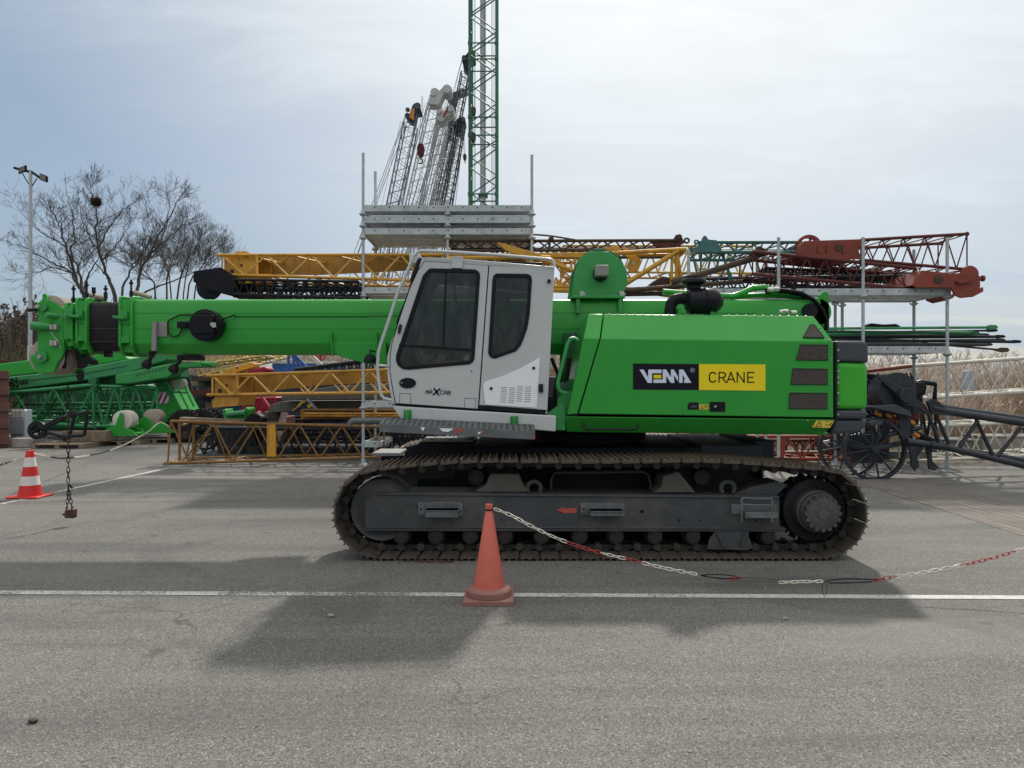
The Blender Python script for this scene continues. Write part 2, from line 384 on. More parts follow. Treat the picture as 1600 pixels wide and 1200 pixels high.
# ---------------------------------------------------------------- camera, sky, sun
cam = bpy.data.cameras.new('camera'); co = bpy.data.objects.new('camera', cam); COL.objects.link(co)
co.location = (0,0,CH); co.rotation_euler = (math.radians(90),0,0)
cam.sensor_width = 36; cam.lens = 36*F/1600; cam.clip_end = 3000; cam.clip_start = .05
S.camera = co
SUNV = V((.275,.97,1.0)).normalized()
EL = math.asin(SUNV.z); AZ = math.atan2(SUNV.x, SUNV.y)
sl = bpy.data.lights.new('sun', 'SUN'); sl.energy = 3.35; sl.angle = math.radians(2.3); sl.color = (1,.945,.86)
so = bpy.data.objects.new('sun', sl); COL.objects.link(so); so.rotation_euler = SUNV.to_track_quat('Z','Y').to_euler(); so.location = (10,30,40)
W = bpy.data.worlds.new('World'); S.world = W; W.use_nodes = True
def sky():
    nt = W.node_tree; nt.nodes.clear(); N = nt.nodes.new; Lk = nt.links.new
    out = N('ShaderNodeOutputWorld'); bg = N('ShaderNodeBackground'); bg.inputs[1].default_value = .1; Lk(bg.outputs[0], out.inputs[0])
    st = N('ShaderNodeTexSky'); st.sky_type = 'NISHITA'; st.sun_disc = False; st.sun_elevation = EL; st.sun_rotation = AZ
    st.air_density = 1.0; st.dust_density = 2.0; st.ozone_density = 1.5
    tc = N('ShaderNodeTexCoord').outputs['Generated']
    sx = N('ShaderNodeSeparateXYZ'); Lk(tc, sx.inputs[0])
    den = mth(N, Lk, 'ADD', mth(N, Lk, 'MAXIMUM', sx.outputs[2], 0.0), .12)
    cx = N('ShaderNodeCombineXYZ'); Lk(mth(N, Lk, 'DIVIDE', sx.outputs[0], den), cx.inputs[0]); Lk(mth(N, Lk, 'DIVIDE', sx.outputs[1], den), cx.inputs[1])
    mp = N('ShaderNodeMapping'); Lk(cx.outputs[0], mp.inputs[0]); mp.inputs['Rotation'].default_value = (0,0,.5); mp.inputs['Scale'].default_value = (.5,1.1,1)
    big = noise(N, Lk, mp.outputs[0], .75, 4, .5, .3)
    fin = noise(N, Lk, mp.outputs[0], 3.0, 8, .62, .6)
    d = N('ShaderNodeVectorMath'); d.operation = 'DOT_PRODUCT'; Lk(tc, d.inputs[0]); d.inputs[1].default_value = SUNV
    glow = ramp(N, Lk, d.outputs['Value'], 0.66, .965)
    # cloud brightness: white near the sun, blue grey away from it
    cl = mixc(N, Lk, glow, SKY_LO, SKY_HI)
    up = mth(N, Lk, 'MAXIMUM', ramp(N, Lk, sx.outputs[2], .46, .8), mth(N, Lk, 'MULTIPLY', mth(N, Lk, 'MULTIPLY', ramp(N, Lk, sx.outputs[1], .1, -.5), ramp(N, Lk, sx.outputs[2], .12, .5)), .95))
    cl = mixc(N, Lk, mth(N, Lk, 'MULTIPLY', ramp(N, Lk, sx.outputs[1], 0, -.4), .55), cl, (2.4,2.9,3.4))
    cl = mixc(N, Lk, up, cl, SKY_UP)
    tex = mth(N, Lk, 'ADD', mth(N, Lk, 'MULTIPLY', big, .55), mth(N, Lk, 'MULTIPLY', fin, .45))
    sh = N('ShaderNodeMapRange'); Lk(tex, sh.inputs[0]); sh.inputs[1].default_value = .3; sh.inputs[2].default_value = .7; sh.inputs[3].default_value = .82; sh.inputs[4].default_value = 1.14
    cl2 = N('ShaderNodeVectorMath'); cl2.operation = 'SCALE'; Lk(cl, cl2.inputs[0]); Lk(sh.outputs[0], cl2.inputs['Scale'])
    cover = mth(N, Lk, 'ADD', ramp(N, Lk, tex, .36, .60), mth(N, Lk, 'MAXIMUM', mth(N, Lk, 'MULTIPLY', glow, 1.1), up))
    cover = ramp(N, Lk, cover, 0.0, 1.25)
    fac = mth(N, Lk, 'ADD', mth(N, Lk, 'MULTIPLY', cover, .62), .36)
    c = mixc(N, Lk, fac, st.outputs[0], cl2.outputs[0])
    Lk(c, bg.inputs[0])
SKY_LO = (3.0,3.9,4.9); SKY_HI = (8.7,9.1,9.3); SKY_UP = (10.9,10.9,10.7)
sky()
S.view_settings.view_transform = 'Standard'; S.view_settings.look = 'None'; S.view_settings.exposure = .18; S.view_settings.gamma = 1
S.render.engine = 'CYCLES'
try:
    S.cycles.use_denoising = True; S.cycles.max_bounces = 6; S.cycles.transparent_max_bounces = 16
except Exception: pass

# ---------------------------------------------------------------- ground
mb = MB(); mb.face([V((-400,-60,0)),V((400,-60,0)),V((400,900,0)),V((-400,900,0))]); struct(mb.build('ground', 'asphalt'))
def strip(name, pts, w, m, z=.004):
    mb = MB()
    for a, b in zip(pts, pts[1:]):
        a, b = V(a), V(b); t = (b-a).normalized(); n = V((-t.y,t.x,0))*w/2
        mb.face([a-n+V((0,0,z)), b-n+V((0,0,z)), b+n+V((0,0,z)), a+n+V((0,0,z))])
    return struct(mb.build(name, m))
a, b = G(0,926), G(1600,934)
strip('road_marking', [a+(a-b)*.6, b+(b-a)*.6], .1, 'line_white')
a, b = G(0,788), G(265,731)
strip('road_marking', [a+(a-b)*.3, b], .09, 'line_white')
strip('road_marking', [G(268,731.5), G(600,733)], .1, 'line_white', .0045)
a, b = G(0,714), G(190,690)
strip('road_marking', [a+(a-b)*.5, b], .14, 'line_worn')
strip('road_marking', [G(60,770), G(560,775)], .12, 'line_faint', .005)
strip('road_marking', [G(120,752), G(250,745)], .3, 'line_faint', .0055)
strip('road_marking', [G(1384,738), G(1476,739.5)], .12, 'line_worn')
strip('road_marking', [G(1375,825), G(1600,848)], .14, 'line_faint')
# brick strip at right
mb = MB(); q = [G(1335,748), G(1400,744), G(1760,822), G(1760,880), G(1600,838), G(1345,757)]
mb.face([p+V((0,0,.004)) for p in q]); o = mb.build('brick_paving', 'brick', base=G(1335,748)); struct(o)
mb = MB()
def rag(x0, x1, y, amp, n=24): return [V((x0+(x1-x0)*i/n, y+random.uniform(-amp,amp), 0)) for i in range(n+1)]
lo = rag(5.5, 60, 15.4, .18, 40); hi = [V((60,60,0)), V((-60,60,0)), V((-60,27.5,0)), V((-6,26.5,0)), V((5.0,17.5,0))]
mb.face([p+V((0,0,.005)) for p in lo+hi]); struct(mb.build('soil_verge', 'soil'))
# ================================================================ the crawler crane
YH = 7.1
crane = thing('crawler_crane', 'green telescopic crawler crane with a grey cab, parked on dark steel tracks on the asphalt', 'crane', (.85, 8.55, 0))
# ---- tracks
mat('track_pin', (.05,.045,.04), .5, metal=.2, var=.3, scale=9, dirt=(.09,.065,.05), amt=.3, dscale=9)
CI, CS, ZC, RO = -1.287, 2.985, .457, .432
def track_path():
    p = [V((CS-(CS-CI)*i/20, .025)) for i in range(20)]
    for a in range(-90, -261, -6): p.append(V((CI+RO*math.cos(math.radians(a)), ZC+RO*math.sin(math.radians(a)))))
    top = [V((-.95,.925)), V((-.55,.958)), V((-.2,.968)), V((.3,.962)), V((.8,.958)), V((1.3,.962)), V((1.8,.968)), V((2.15,.955)), V((2.6,.922))]
    p += top
    for a in range(80, -91, -6): p.append(V((CS+RO*math.cos(math.radians(a)), ZC+RO*math.sin(math.radians(a)))))
    return p
TP = track_path()
def resample(p, n):
    q = p+[p[0]]; d = [0]
    for a, b in zip(q, q[1:]): d.append(d[-1]+(b-a).length)
    out = []; k = 0
    for i in range(n):
        s = d[-1]*i/n
        while d[k+1] < s: k += 1
        out.append(q[k].lerp(q[k+1], (s-d[k])/max(1e-9, d[k+1]-d[k])))
    return out, d[-1]/n
NS = 58
PTS, PITCH = resample(TP, NS)
def shoe_bm(mb):
    h = PITCH/2-.004
    mb.xz([(-h,-.016),(-h+.02,-.024),(h-.02,-.018),(h,-.004),(h-.02,0),(-h+.012,0)], -.35, .35)
    for t in (-.066, 0, .066):
        mb.xz([(t-.009,0),(t+.009,0),(t+.005,.025),(t-.005,.025)], -.345, .345)
    for s in (-.12, .12):
        for t in (-.035,.035): mb.cyl(V((t,s,0)), V((t,s,.012)), .012, 6)
def make_track(yc, near):
    tr = MB(); pn = MB()
    for i in range(NS):
        a, b = PTS[i], PTS[(i+1) % NS]; m = (a+b)/2; t = (b-a).normalized(); n = V((t.y,-t.x))
        if (m-V((.85,ZC))).dot(n) < 0: n = -n
        def W3(u, w, y): q = m+t*u+n*w; return V((q.x, y, q.y))
        T3 = V((t.x,0,t.y)); N3 = V((n.x,0,n.y))
        for s in (-.105,.105):
            tr.obox(W3(0,-.062,yc+s), T3*.060, V((0,.018,0)), N3*.022)
            tr.obox(W3(.03,-.034,yc+s), T3*.045, V((0,.022,0)), N3*.016)
        pn.cyl(W3(PITCH/2,-.066,yc-.15), W3(PITCH/2,-.066,yc+.15), .038, 12); pn.cyl(W3(PITCH/2,-.066,yc-.158), W3(PITCH/2,-.066,yc+.158), .022, 10)
    tp = tr.build('track', 'chain_dark', crane, smooth=True); pn.build('chain_pins', 'track_pin', tp, smooth=True, angle=40)
    first = None; rest = None
    order = sorted(range(NS), key=lambda i: -(PTS[i].y+(.3 if PTS[i].x < -1 else 0)))
    keep = set(range(NS)) if near else set(order[:42])
    for i in range(NS):
        a, b = PTS[i], PTS[(i+1) % NS]; m = (a+b)/2; t = (b-a).normalized(); n = V((t.y,-t.x))
        if (m-V((.85,ZC))).dot(n) < 0: n = -n
        R = Matrix((( t.x,0,n.x,0),(0,1,0,0),(t.y,0,n.y,0),(0,0,0,1)))
        if i in keep:
            if first is None:
                mb = MB(); shoe_bm(mb); first = mb.build('track_shoe', 'track_steel'); o = first
                o.data.materials.append(M['shoe_rust'])
                for p in o.data.polygons:
                    if p.center.z > -.001: p.material_index = 1
            else: o = first.copy(); COL.objects.link(o)
            o.parent = tp; o.matrix_local = Matrix.Translation(V((m.x,yc,m.y))-origin(crane)) @ R
        else:
            if rest is None: rest = MB()
            mb = MB(); shoe_bm(mb); mb.bm.transform(Matrix.Translation(V((m.x,yc,m.y))) @ R)
            me = bpy.data.meshes.new('t'); mb.bm.to_mesh(me); rest.bm.from_mesh(me); bpy.data.meshes.remove(me); mb.bm.free()
    if rest: rest.build('hidden_track_shoes', 'track_steel', tp)['kind'] = 'stuff'
    return tp
YN, YF = 7.15, 9.95
make_track(YN, True); make_track(YF, False)

def track_frame(yo):           # yo: shift in depth from the near frame
    def D(y): return y+yo if yo <= 0.001 else (YN+YF)-y      # mirror for the far side
    R = 6.94
    mb = MB(); mb.prism([(570,783),(588,769.5),(1218,774.5),(1218,824),(1228,824.5),(1228,831),(570,830)], D(6.94), D(7.36), R)
    mb.prism([(586,771),(1218,776),(1218,778.5),(584,773.5)], D(6.925), D(6.95), R)          # weld ledges
    mb.prism([(571,822.5),(1218,824.5),(1218,827),(571,825)], D(6.93), D(6.95), R)
    mb.prism([(1150,775),(1180,762),(1222,754),(1236,760),(1219,775)], D(7.02), D(7.34), R)
    fr = mb.build('track_frame', 'frame_grey', crane, bevel=.006)
    def sub(mb, name, m, **k): return mb.build(name, m, fr, smooth=True, **k)
    for q in ([(740,770.5),(758,760),(766,742),(811,742),(818,760),(830,770.5)],[(1022,771.5),(1035,763),(1038,746),(1062,738),(1074,752),(1090,771.5)]):
        mb = MB(); mb.prism(q, D(7.0), D(7.34), R); sub(mb, 'support_bracket', 'frame_dusty', bevel=.01)
    mb = MB()
    for px, py, r in ((878,798.5,3),(784,811,1.4),(1003,799,3),(1061,812.5,1.7),(1093,813,1.7),(1180,813,1.7)): mb.ycyl(px, py, D(6.9365), D(6.95), r, 12, 6.94)
    sub(mb, 'bolt_hole', 'black_rubber')
    # idler
    c = V((CI,0,ZC)); mb = MB()
    mb.revolve(V((CI, D(7.0), ZC)), [(.05,0),(.22,0),(.235,.012),(.275,.012),(.30,0),(.312,.02),(.312,.28),(.30,.3)], 40, (0, 1 if D(7.3) > D(7.0) else -1, 0))
    sub(mb, 'idler_wheel', 'frame_grey')
    # final drive and sprocket
    s = 1 if D(7.3) > D(7.0) else -1
    mb = MB(); q = P(596,800,7.0); q2 = P(1232,800,7.0); mb.box(q.x, q2.x, D(7.38), D(7.40), .06, .5); sub(mb, 'roller_shade_plate', 'frame_dark')  # dark plate added behind the rollers, standing in for the shade there
    mb = MB(); mb.revolve(V((CS, D(7.0), ZC)), [(.05,0),(.25,0),(.262,.01),(.305,.012),(.305,.3),(.05,.3)], 44, (0,s,0))
    for k in range(21):
        a = 2*math.pi*k/21
        mb.obox(V((CS+.318*math.cos(a), D(7.15), ZC+.318*math.sin(a))), V((.028*math.cos(a),0,.028*math.sin(a))), V((0,.05,0)), V((-.018*math.sin(a),0,.018*math.cos(a))))
    for k in range(22):
        a = 2*math.pi*k/22; mb.cyl(V((CS+.232*math.cos(a), D(6.985), ZC+.232*math.sin(a))), V((CS+.232*math.cos(a), D(7.0), ZC+.232*math.sin(a))), .014, 6)
    sp = sub(mb, 'drive_sprocket', 'frame_dark')
    mb = MB(); mb.revolve(V((CS, D(6.80), ZC)), [(.02,-.012),(.055,-.012),(.058,0),(.06,-.006),(.075,-.006),(.08,0),(.140,0),(.158,.014),(.16,.06),(.185,.065),(.19,.12),(.205,.125),(.21,.2)], 40, (0,s,0))
    for k in range(16):
        a = 2*math.pi*k/16; p = V((CS+.158*math.cos(a), D(6.80), ZC+.158*math.sin(a)))
        mb.cyl(p, p+V((0,s*.05,0)), .021, 10)
    sub(mb, 'final_drive_hub', 'frame_grey')
    first = None
    for px in (628,681.5,735,789,846.5,905.7,962,1022.5,1081.6,1140.8,1198.5):
        x = (px-800)*7.0/F
        if first is None:
            x0 = x; mb = MB(); mb.revolve(V((x, D(6.96), .2)), [(.03,-.008),(.055,-.008),(.058,0),(.072,0),(.075,.02),(.075,.08),(.09,.085),(.09,.32),(.075,.325),(.07,.4)], 18, (0,s,0))
            mb.box(x-.068, x+.068, D(6.972), D(7.05), .215, .275)
            first = sub(mb, 'track_roller', 'chain_dark')
        else:
            o = first.copy(); COL.objects.link(o); o.parent = fr; o.location = V((x-x0,0,0))
    for px in (743.5, 1098):
        mb = MB(); mb.revolve(P(px,746,7.02)*V if False else V((P(px,746,7.02).x, D(7.02), P(px,746,7.02).z)), [(.025,-.012),(.035,-.012),(.036,0),(.062,0),(.078,.01),(.082,.03),(.082,.25),(.06,.26)], 24, (0,s,0))
        p = P(px,746,7.02); mb.box(p.x-.05, p.x+.05, D(7.1), D(7.3), .72, p.z-.05)
        sub(mb, 'carrier_roller', 'frame_dark')
    # lifting eyes
    for px in (834.5, 1137):
        p = P(px, 763, 7.05); pts = [V((p.x+.068*math.cos(a), D(7.05), p.z+.068*math.sin(a))) for a in [math.radians(-40+i*26) for i in range(11)]]
        mb = MB(); mb.tube(pts, .024, 10); sub(mb, 'lifting_eye', 'frame_grey')
    # roller guard
    mb = MB(); mb.prism([(1105,858),(1109,841),(1118,831),(1168,831),(1176,856),(1168,859.5)], D(6.93), D(6.945), 6.93)
    mb.prism([(1118,831),(1124,831),(1134,852),(1129,855)], D(6.91), D(6.93), 6.93); mb.prism([(1164,831),(1170,831),(1160,852),(1155,852)], D(6.91), D(6.93), 6.93)
    sub(mb, 'roller_guard', 'frame_grey')
    if yo: return fr
    # galvanised steps
    for (x0,y0,x1,y1,rail) in ((653,785,723,807,1),(907,786,976,805,0)):
        mb = MB(); mb.pbox(x0,y0,x1,y1,6.925,6.938,6.92); mb.pbox(x0+14,y0+9,x1-(6 if rail else 3),y1-2,6.80,6.925,6.92)
        mb.pbox(x0+14,y0+9,x1-4,y0+10.2,6.79,6.925,6.92)
        for k in range(9): mb.pbox(x0+18+k*5,y0+11,x0+20+k*5,y1-4,6.797,6.81,6.92)
        mb.pbox(x0+1,y0+3,x0+11,y1-4,6.905,6.93,6.92)
        for q in (x0+5, x1-5): mb.ycyl(q, (y0+y1)/2, 6.905, 6.925, 2, 8)
        if rail: mb.tube([P(x0+14,y0+2,6.81),P(x0+22,y0+1,6.80),P(x1-14,y0+1,6.80),P(x1-5,y0+3,6.81)], .006, 6)
        sub(mb, 'step', 'galvanised_dark', bevel=.002)
    mb = MB(); mb.pbox(1143,788,1214,804,6.925,6.938,6.92); mb.pbox(1158,797,1208,806,6.80,6.925,6.92)
    for x in (1159,1206): mb.tube([P(x,816,6.81),P(x,780,6.81),P(x+(3 if x<1200 else -3),777,6.81)], .012, 6)
    for y in (778,788): mb.tube([P(1160,y,6.81),P(1182,y+1.5,6.81),P(1207,y+1,6.81)], .010, 6)
    sub(mb, 'step', 'galvanised_dark', bevel=.002)
    mb = MB(); mb.prism([(869.5,796.5),(882,791),(881,794.5),(901,793.5),(900.5,801.5),(882,801.5),(885,803.5)], 6.936, 6.94, 6.94)
    sub(mb, 'arrow_mark', 'red_paint')
    return fr
track_frame(0); track_frame(1)

# ---- carbody, slew ring, platform
mb = MB(); mb.box(-.42, 2.05, 7.62, 9.5, .42, 1.02)
for x0, x1 in ((-.28,.02),(1.55,1.95)): mb.box(x0, x1, 7.2, 9.9, .5, .9)
mb.prism([(860,770),(860,743),(868,736),(1010,735),(1018,742),(1022,770)], 7.5, 7.62, 7.3)
cb = mb.build('carbody', 'frame_dark', crane, bevel=.02)
mb = MB(); mb.tube([P(862,770,7.2),P(861,750,7.2),P(867,739,7.2),P(1005,737,7.2),P(1013,741,7.2),P(1019,768,7.2)], .013, 6); mb.build('hose_pipe', 'frame_grey', cb, smooth=True)
# deck boxes over the track
mb = MB(); mb.prism([(632,714),(632,706),(660,688.5),(737.5,688.5),(738,714)], 7.65, 8.1, 7.65); bx = mb.build('deck_box', 'frame_dark', cb, bevel=.008)
a = P(658,687.5,7.62); b = P(739,687.5,7.62)
mb = MB(); mb.box(a.x, b.x, 7.62, 8.14, a.z-.02, a.z+.0); mb.build('deck_plate', 'plate_steel', bx, bevel=.004)
mb = MB(); 
for x in (677,707):
    for y in (7.72,8.0): q = P(x,680,7.8); mb.cyl(V((q.x,y,a.z)), V((q.x,y,a.z+.004)), .016, 10)
mb.build('bolt_hole', 'black_rubber', bx)
mb = MB(); q = P(608,709,9.0); mb.box(q.x-.2, q.x+.15, 8.9, 9.5, q.z-.02, q.z+.02); mb.build('deck_plate', 'plate_steel', cb, bevel=.004); mb = MB(); mb.box(q.x-.1, q.x+.8, 9.0, 9.4, .5, q.z-.021); mb.build('deck_box', 'frame_dark', cb)
mb = MB(); mb.pbox(1095,695,1192,716,7.7,9.4); mb.pbox(1190,691,1221,722,7.9,9.3,7.7); mb.build('deck_box', 'anthracite', cb, bevel=.01)
mb = MB(); mb.revolve(V((.9,8.55,1.0)), [(.62,0),(.62,.05),(.70,.05),(.70,.14),(.60,.14),(.60,.24),(.2,.24)], 48); mb.build('slewing_ring', 'frame_dark', crane, smooth=True)
mb = MB(); mb.box(-.55, 3.25, 7.42, 9.9, 1.22, 1.36); mb.box(-1.0, .4, 7.5, 8.1, 1.26, 1.38)
mb.prism([(862,674),(862,640),(882,600),(900,590),(906,640),(906,674)], 7.35, 8.1, 7.2)
mb.box(.6, 3.2, 8.18, 8.24, 1.36, 2.3); mb.box(.6, 3.2, 8.87, 8.93, 1.36, 2.3)
mb.build('superstructure_frame', 'green_dark', crane, bevel=.01)
mb = MB(); mb.prism([(872,622),(884,611),(902,613),(905,660),(868,665)], 7.25, 7.3, 7.2); mb.prism([(852,672),(852,648),(879,630),(884,640),(884,673)], 7.2, 7.26, 7.16); mb.build('mounting_bracket', 'green_paint_worn', crane, bevel=.004)
mb = MB(); 
for x0,y0,x1,y1 in ((858,620,876,668),(866,650,880,676)): mb.pbox(x0,y0,x1,y1,7.32,7.6,7.2)
mb.tube([P(862,560,7.5),P(872,585,7.45),P(866,620,7.4),P(874,660,7.4)], .02, 8); mb.tube([P(890,560,7.5),P(884,600,7.45),P(878,640,7.35)], .025, 8)
mb.build('hydraulic_hoses', 'black_rubber', crane, smooth=True)
# far-side machinery housing
mb = MB(); mb.xz([(.9,1.36),(3.2,1.36),(3.2,2.1),(2.95,2.35),(.95,2.35)], 9.0, 9.9); mb.build('far_housing', 'green_paint', crane, bevel=.02)
mb = MB(); q = P(884,577,7.3)
mb.tube([P(903,532,7.16),P(896,528.5,7.15),P(891,529.5,7.14),P(886.5,538,7.14),P(872,596,7.14),P(871.5,605,7.14),P(876,612,7.15),P(884,615,7.17)], .021, 8); mb.build('grab_handle', 'green_paint_worn', crane, smooth=True)

# ---- engine hood
def FY(y): return YH+.25*(531-y)/38.5 if y < 531 else YH
def hood_block(tl, tr, ml, mr, bl, br, yb=8.12):
    mb = MB(); f = [P(bl[0],bl[1],YH), P(br[0],br[1],YH), P(mr[0],mr[1],YH), P(ml[0],ml[1],YH)]
    t = [P(tl[0],tl[1],YH+.25), P(tr[0],tr[1],YH+.25)]
    bk = lambda p: V((p.x, yb, p.z)); bm = mb.bm
    v = [bm.verts.new(p) for p in f+t]; w = [bm.verts.new(bk(p)) for p in f+t]
    BL,BR,MR,ML,TL,TR = v; bl_,br_,mr_,ml_,tl_,tr_ = w
    for q in ((BL,BR,MR,ML),(ML,MR,TR,TL),(TL,TR,tr_,tl_),(BL,ML,ml_,bl_),(ML,TL,tl_,ml_),(BR,br_,mr_,MR),(MR,mr_,tr_,TR),(BL,bl_,br_,BR),(bl_,ml_,tl_,tr_,mr_,br_)): bm.faces.new(q)
    return mb
hood = hood_block((944.2,490.7),(1271,494),(939,529.2),(1302,533.5),(904.5,646.5),(1302.5,652.5)).build('engine_hood', 'green_paint', crane, bevel=.008, seg=3)
hood_block((920,490.5),(942.2,490.7),(912,528),(937,529.2),(886.5,648),(902.2,646.5)).build('hood_front_panel', 'green_paint', crane, bevel=.008, seg=3)
mb = MB(); mb.prism([(890,648),(914,534),(1297,538),(1299,652)], YH+.03, 8.0, YH+.0); mb.prism([(922,512),(1280,514),(1290,537),(914,533)], YH+.2, 8.0, YH+.13); mb.build('hood_lining', 'black_rubber', crane)
mb = MB(); mb.solid([P(885,675,7.24),P(1294,680,7.24),P(1305,655.5,YH-.005),P(884,651,YH-.005)], [V((P(885,675,7.24).x,8.1,P(885,675,7.24).z)),V((P(1294,680,7.24).x,8.1,P(1294,680,7.24).z)),V((P(1305,655,YH).x,8.1,P(1305,655,YH).z)),V((P(884,651,YH).x,8.1,P(884,651,YH).z))])
sk = mb.build('hood_skirt', 'green_paint', crane, bevel=.01, seg=3)
mb = MB(); mb.tube([P(912,661,7.13),P(912,668.5,7.10),P(916,671,7.09),P(992,671.5,7.09),P(996,669,7.10),P(997,663,7.13)], .011, 8); mb.build('grab_handle', 'black_paint', sk, smooth=True)
mb = MB(); mb.prism([(1274.5,656.5),(1302,657.5),(1296,668.5),(1269.5,667.5)], 7.105, 7.16, 7.12); lb = mb.build('warning_label', 'label_yellow', sk)
mb = MB(); mb.stroke([(1273,666),(1280,658.8),(1282.5,666),(1273,666)], .7, 7.104, .003, 7.12); mb.stroke([(1289,663.8),(1293,663.8)], .9, 7.104, .003, 7.12); mb.stroke([(1298,660.5),(1295.5,664.5)], 1.3, 7.104, .003, 7.12); mb.stroke([(1290.5,658.8),(1292,658.8)], 1, 7.104, .003, 7.12); mb.build('pictogram', 'ink', lb)
for q in ([(1266.5,507),(1272,507),(1288.5,527.5),(1255,527)],[(1251,538.7),(1293.5,539),(1293.5,563),(1243.7,562.5)],[(1238.7,576),(1293,576.7),(1293,601),(1235.7,600.5)],[(1233.7,614),(1293,614.5),(1292.5,639),(1232.5,638.5)]):
    mb = MB(); A = [P(x,y,FY(y)-.006) for x,y in q]; mb.solid(A, [p+V((0,.02,0)) for p in A]); g = mb.build('vent_grille', 'grille', hood)
    mb = MB(); mb.tube([P(x,y,FY(y)-.007) for x,y in q], .004, 4, closed=True); mb.build('grille_frame', 'black_paint', g)
mb = MB()
for k in range(24):
    x = 952+k*13.4; p = P(x, 491.3+(x-944)*.0105, YH+.24); mb.cyl(p+V((0,-.004,0)), p+V((0,.03,.012)), .005, 8)
for x, y in ((1282,512),(1296,531),(1299,560),(1299,600),(1299,640),(930,500),(918,528),(1262,657),(1290,676)): p = P(x,y,FY(y)); mb.cyl(p+V((0,-.005,0)), p+V((0,.02,0)), .007, 8)
mb.build('bolts', 'bare_metal', hood)
# company sign
mb = MB(); mb.prism([(989.2,568),(1092,568.8),(1092,609.3),(989.2,608.5)], YH-.004, YH+.003); sg = mb.build('sign_black', 'sign_black', hood)
mb = MB(); mb.prism([(1092.2,568.8),(1196,569.5),(1196,610.5),(1092.2,609.4)], YH-.004, YH+.003); sy = mb.build('sign_yellow', 'sign_yellow', hood)
K = 220/1600
def lg(q): return [(985+x*K, 560+y*K) for x, y in q]
mb = MB()
for q in ([(103,127),(150,127),(203,220),(203,127),(352,127),(352,168),(245,168),(245,278),(197,278)],          # V with the E's upper arm
          [(262,240),(367,240),(367,127),(407,127),(460,215),(460,127),(492,127),(540,205),(540,262),(492,185),(500,278),(458,278),(405,195),(407,278),(262,278)],  # E foot and M
          [(553,127),(600,127),(692,278),(610,278),(610,235),(625,240),(592,185),(592,278),(553,278)]):          # A
    mb.prism(lg(q), YH-.007, YH-.004, YH-.004)
ring = [(985+(706+24*math.cos(a))*K, 560+(134+24*math.sin(a))*K) for a in [i*math.pi/8 for i in range(17)]]
mb.stroke(ring, .55, YH-.004, .003, YH-.004)
mb.stroke(lg([(699,146),(699,122),(710,122),(713,128),(710,134),(699,134)]), .5, YH-.004, .003, YH-.004); mb.stroke(lg([(705,134),(714,146)]), .5, YH-.004, .003, YH-.004)
mb.build('lettering', 'sign_white', hood)
mb = MB(); mb.prism(lg([(264,187),(350,187),(350,227),(264,227)]), YH-.007, YH-.004, YH-.004); mb.build('logo_bar', 'sign_yellow', hood)
mb = MB(); w = 1.75
def arc(cx, cy, rx, ry, a0, a1, n=14): return [(cx+rx*math.cos(math.radians(a0+(a1-a0)*i/n)), cy+ry*math.sin(math.radians(a0+(a1-a0)*i/n))) for i in range(n+1)]
for q in (arc(935,195,37,36,-30,-180)+arc(935,232,37,36,180,30), [(1007,270),(1007,160),(1050,160)]+arc(1050,189,30,29,-90,90)+[(1007,218)], [(1045,220),(1083,270)],
          [(1098,270),(1142,160),(1186,270)], [(1114,237),(1170,237)], [(1214,270),(1214,160),(1292,270),(1292,160)], [(1402,160),(1333,160),(1333,270),(1402,270)], [(1333,214),(1390,214)]):
    mb.stroke(lg(q), w, YH-.004, .003, YH-.004)
mb.build('lettering', 'ink', hood)
mb = MB(); mb.prism(lg([(652,520),(665,520),(665,500),(775,500),(775,580),(652,580)]), YH-.006, YH+.002); la = mb.build('latch', 'black_gloss', hood)
mb = MB(); mb.prism(lg([(680,540),(720,530),(765,538),(750,560),(690,562)]), YH-.012, YH-.006); mb.build('handle', 'anthracite', la)
mb = MB(); mb.prism(lg([(905,494),(1078,494),(1078,606),(905,606)]), YH-.006, YH+.002); la = mb.build('latch', 'black_gloss', hood)
mb = MB(); p = P(985+963*K, 560+545*K, YH); mb.cyl(p+V((0,-.012,0)), p, .012, 12); mb.build('lock', 'bare_metal', la)
mb = MB(); mb.prism(lg([(780,522),(882,524),(882,582),(780,580)]), YH-.005, YH+.002); lb = mb.build('warning_label', 'label_yellow', hood)
mb = MB(); mb.stroke(lg([(795,568),(812,535),(828,568),(795,568)]), .5, YH-.005, .002); mb.stroke(lg([(840,545),(855,535),(868,545),(850,560)]), .7, YH-.005, .002); mb.build('pictogram', 'ink', lb)

# ---- counterweight
YC = 7.16
mb = MB(); mb.prism([(1306,565.5),(1357.5,567),(1357,640),(1306,640)], YC, 9.95); cw = mb.build('counterweight', 'green_bright', crane, smooth=False, bevel=.05, seg=4)
mb = MB(); mb.prism([(1305,532.5),(1350,532.5),(1357.5,537),(1358,567.5),(1343,566),(1306,564.5)], YC-.002, 9.96); mb.build('upper_cap', 'anthracite', cw, bevel=.045, seg=4)
mb = MB(); mb.prism([(1306,641),(1356,641),(1355,655),(1306,655)], YC-.002, 9.96); mb.prism([(1305,655.5),(1356,655.5),(1354,668),(1340,676),(1312,677.5),(1297,678.5)], YC+.03, 9.9, YC+.03); mb.build('lower_cap', 'anthracite', cw, bevel=.03, seg=3)
mb = MB()
for y in (547,563.5,580,589.5,598,614,630.5,647.5):
    p = P(1309,y,YC-.002); mb.cyl(p+V((0,-.012,0)), p, .011, 8)
mb.build('bolts', 'bare_metal', cw)
mb = MB(); mb.prism([(1303,534),(1306,534),(1307,655),(1298,676),(1296,676),(1303,655)], YH+.03, 9.9, YH+.05); mb.build('seal_strip', 'black_rubber', crane)

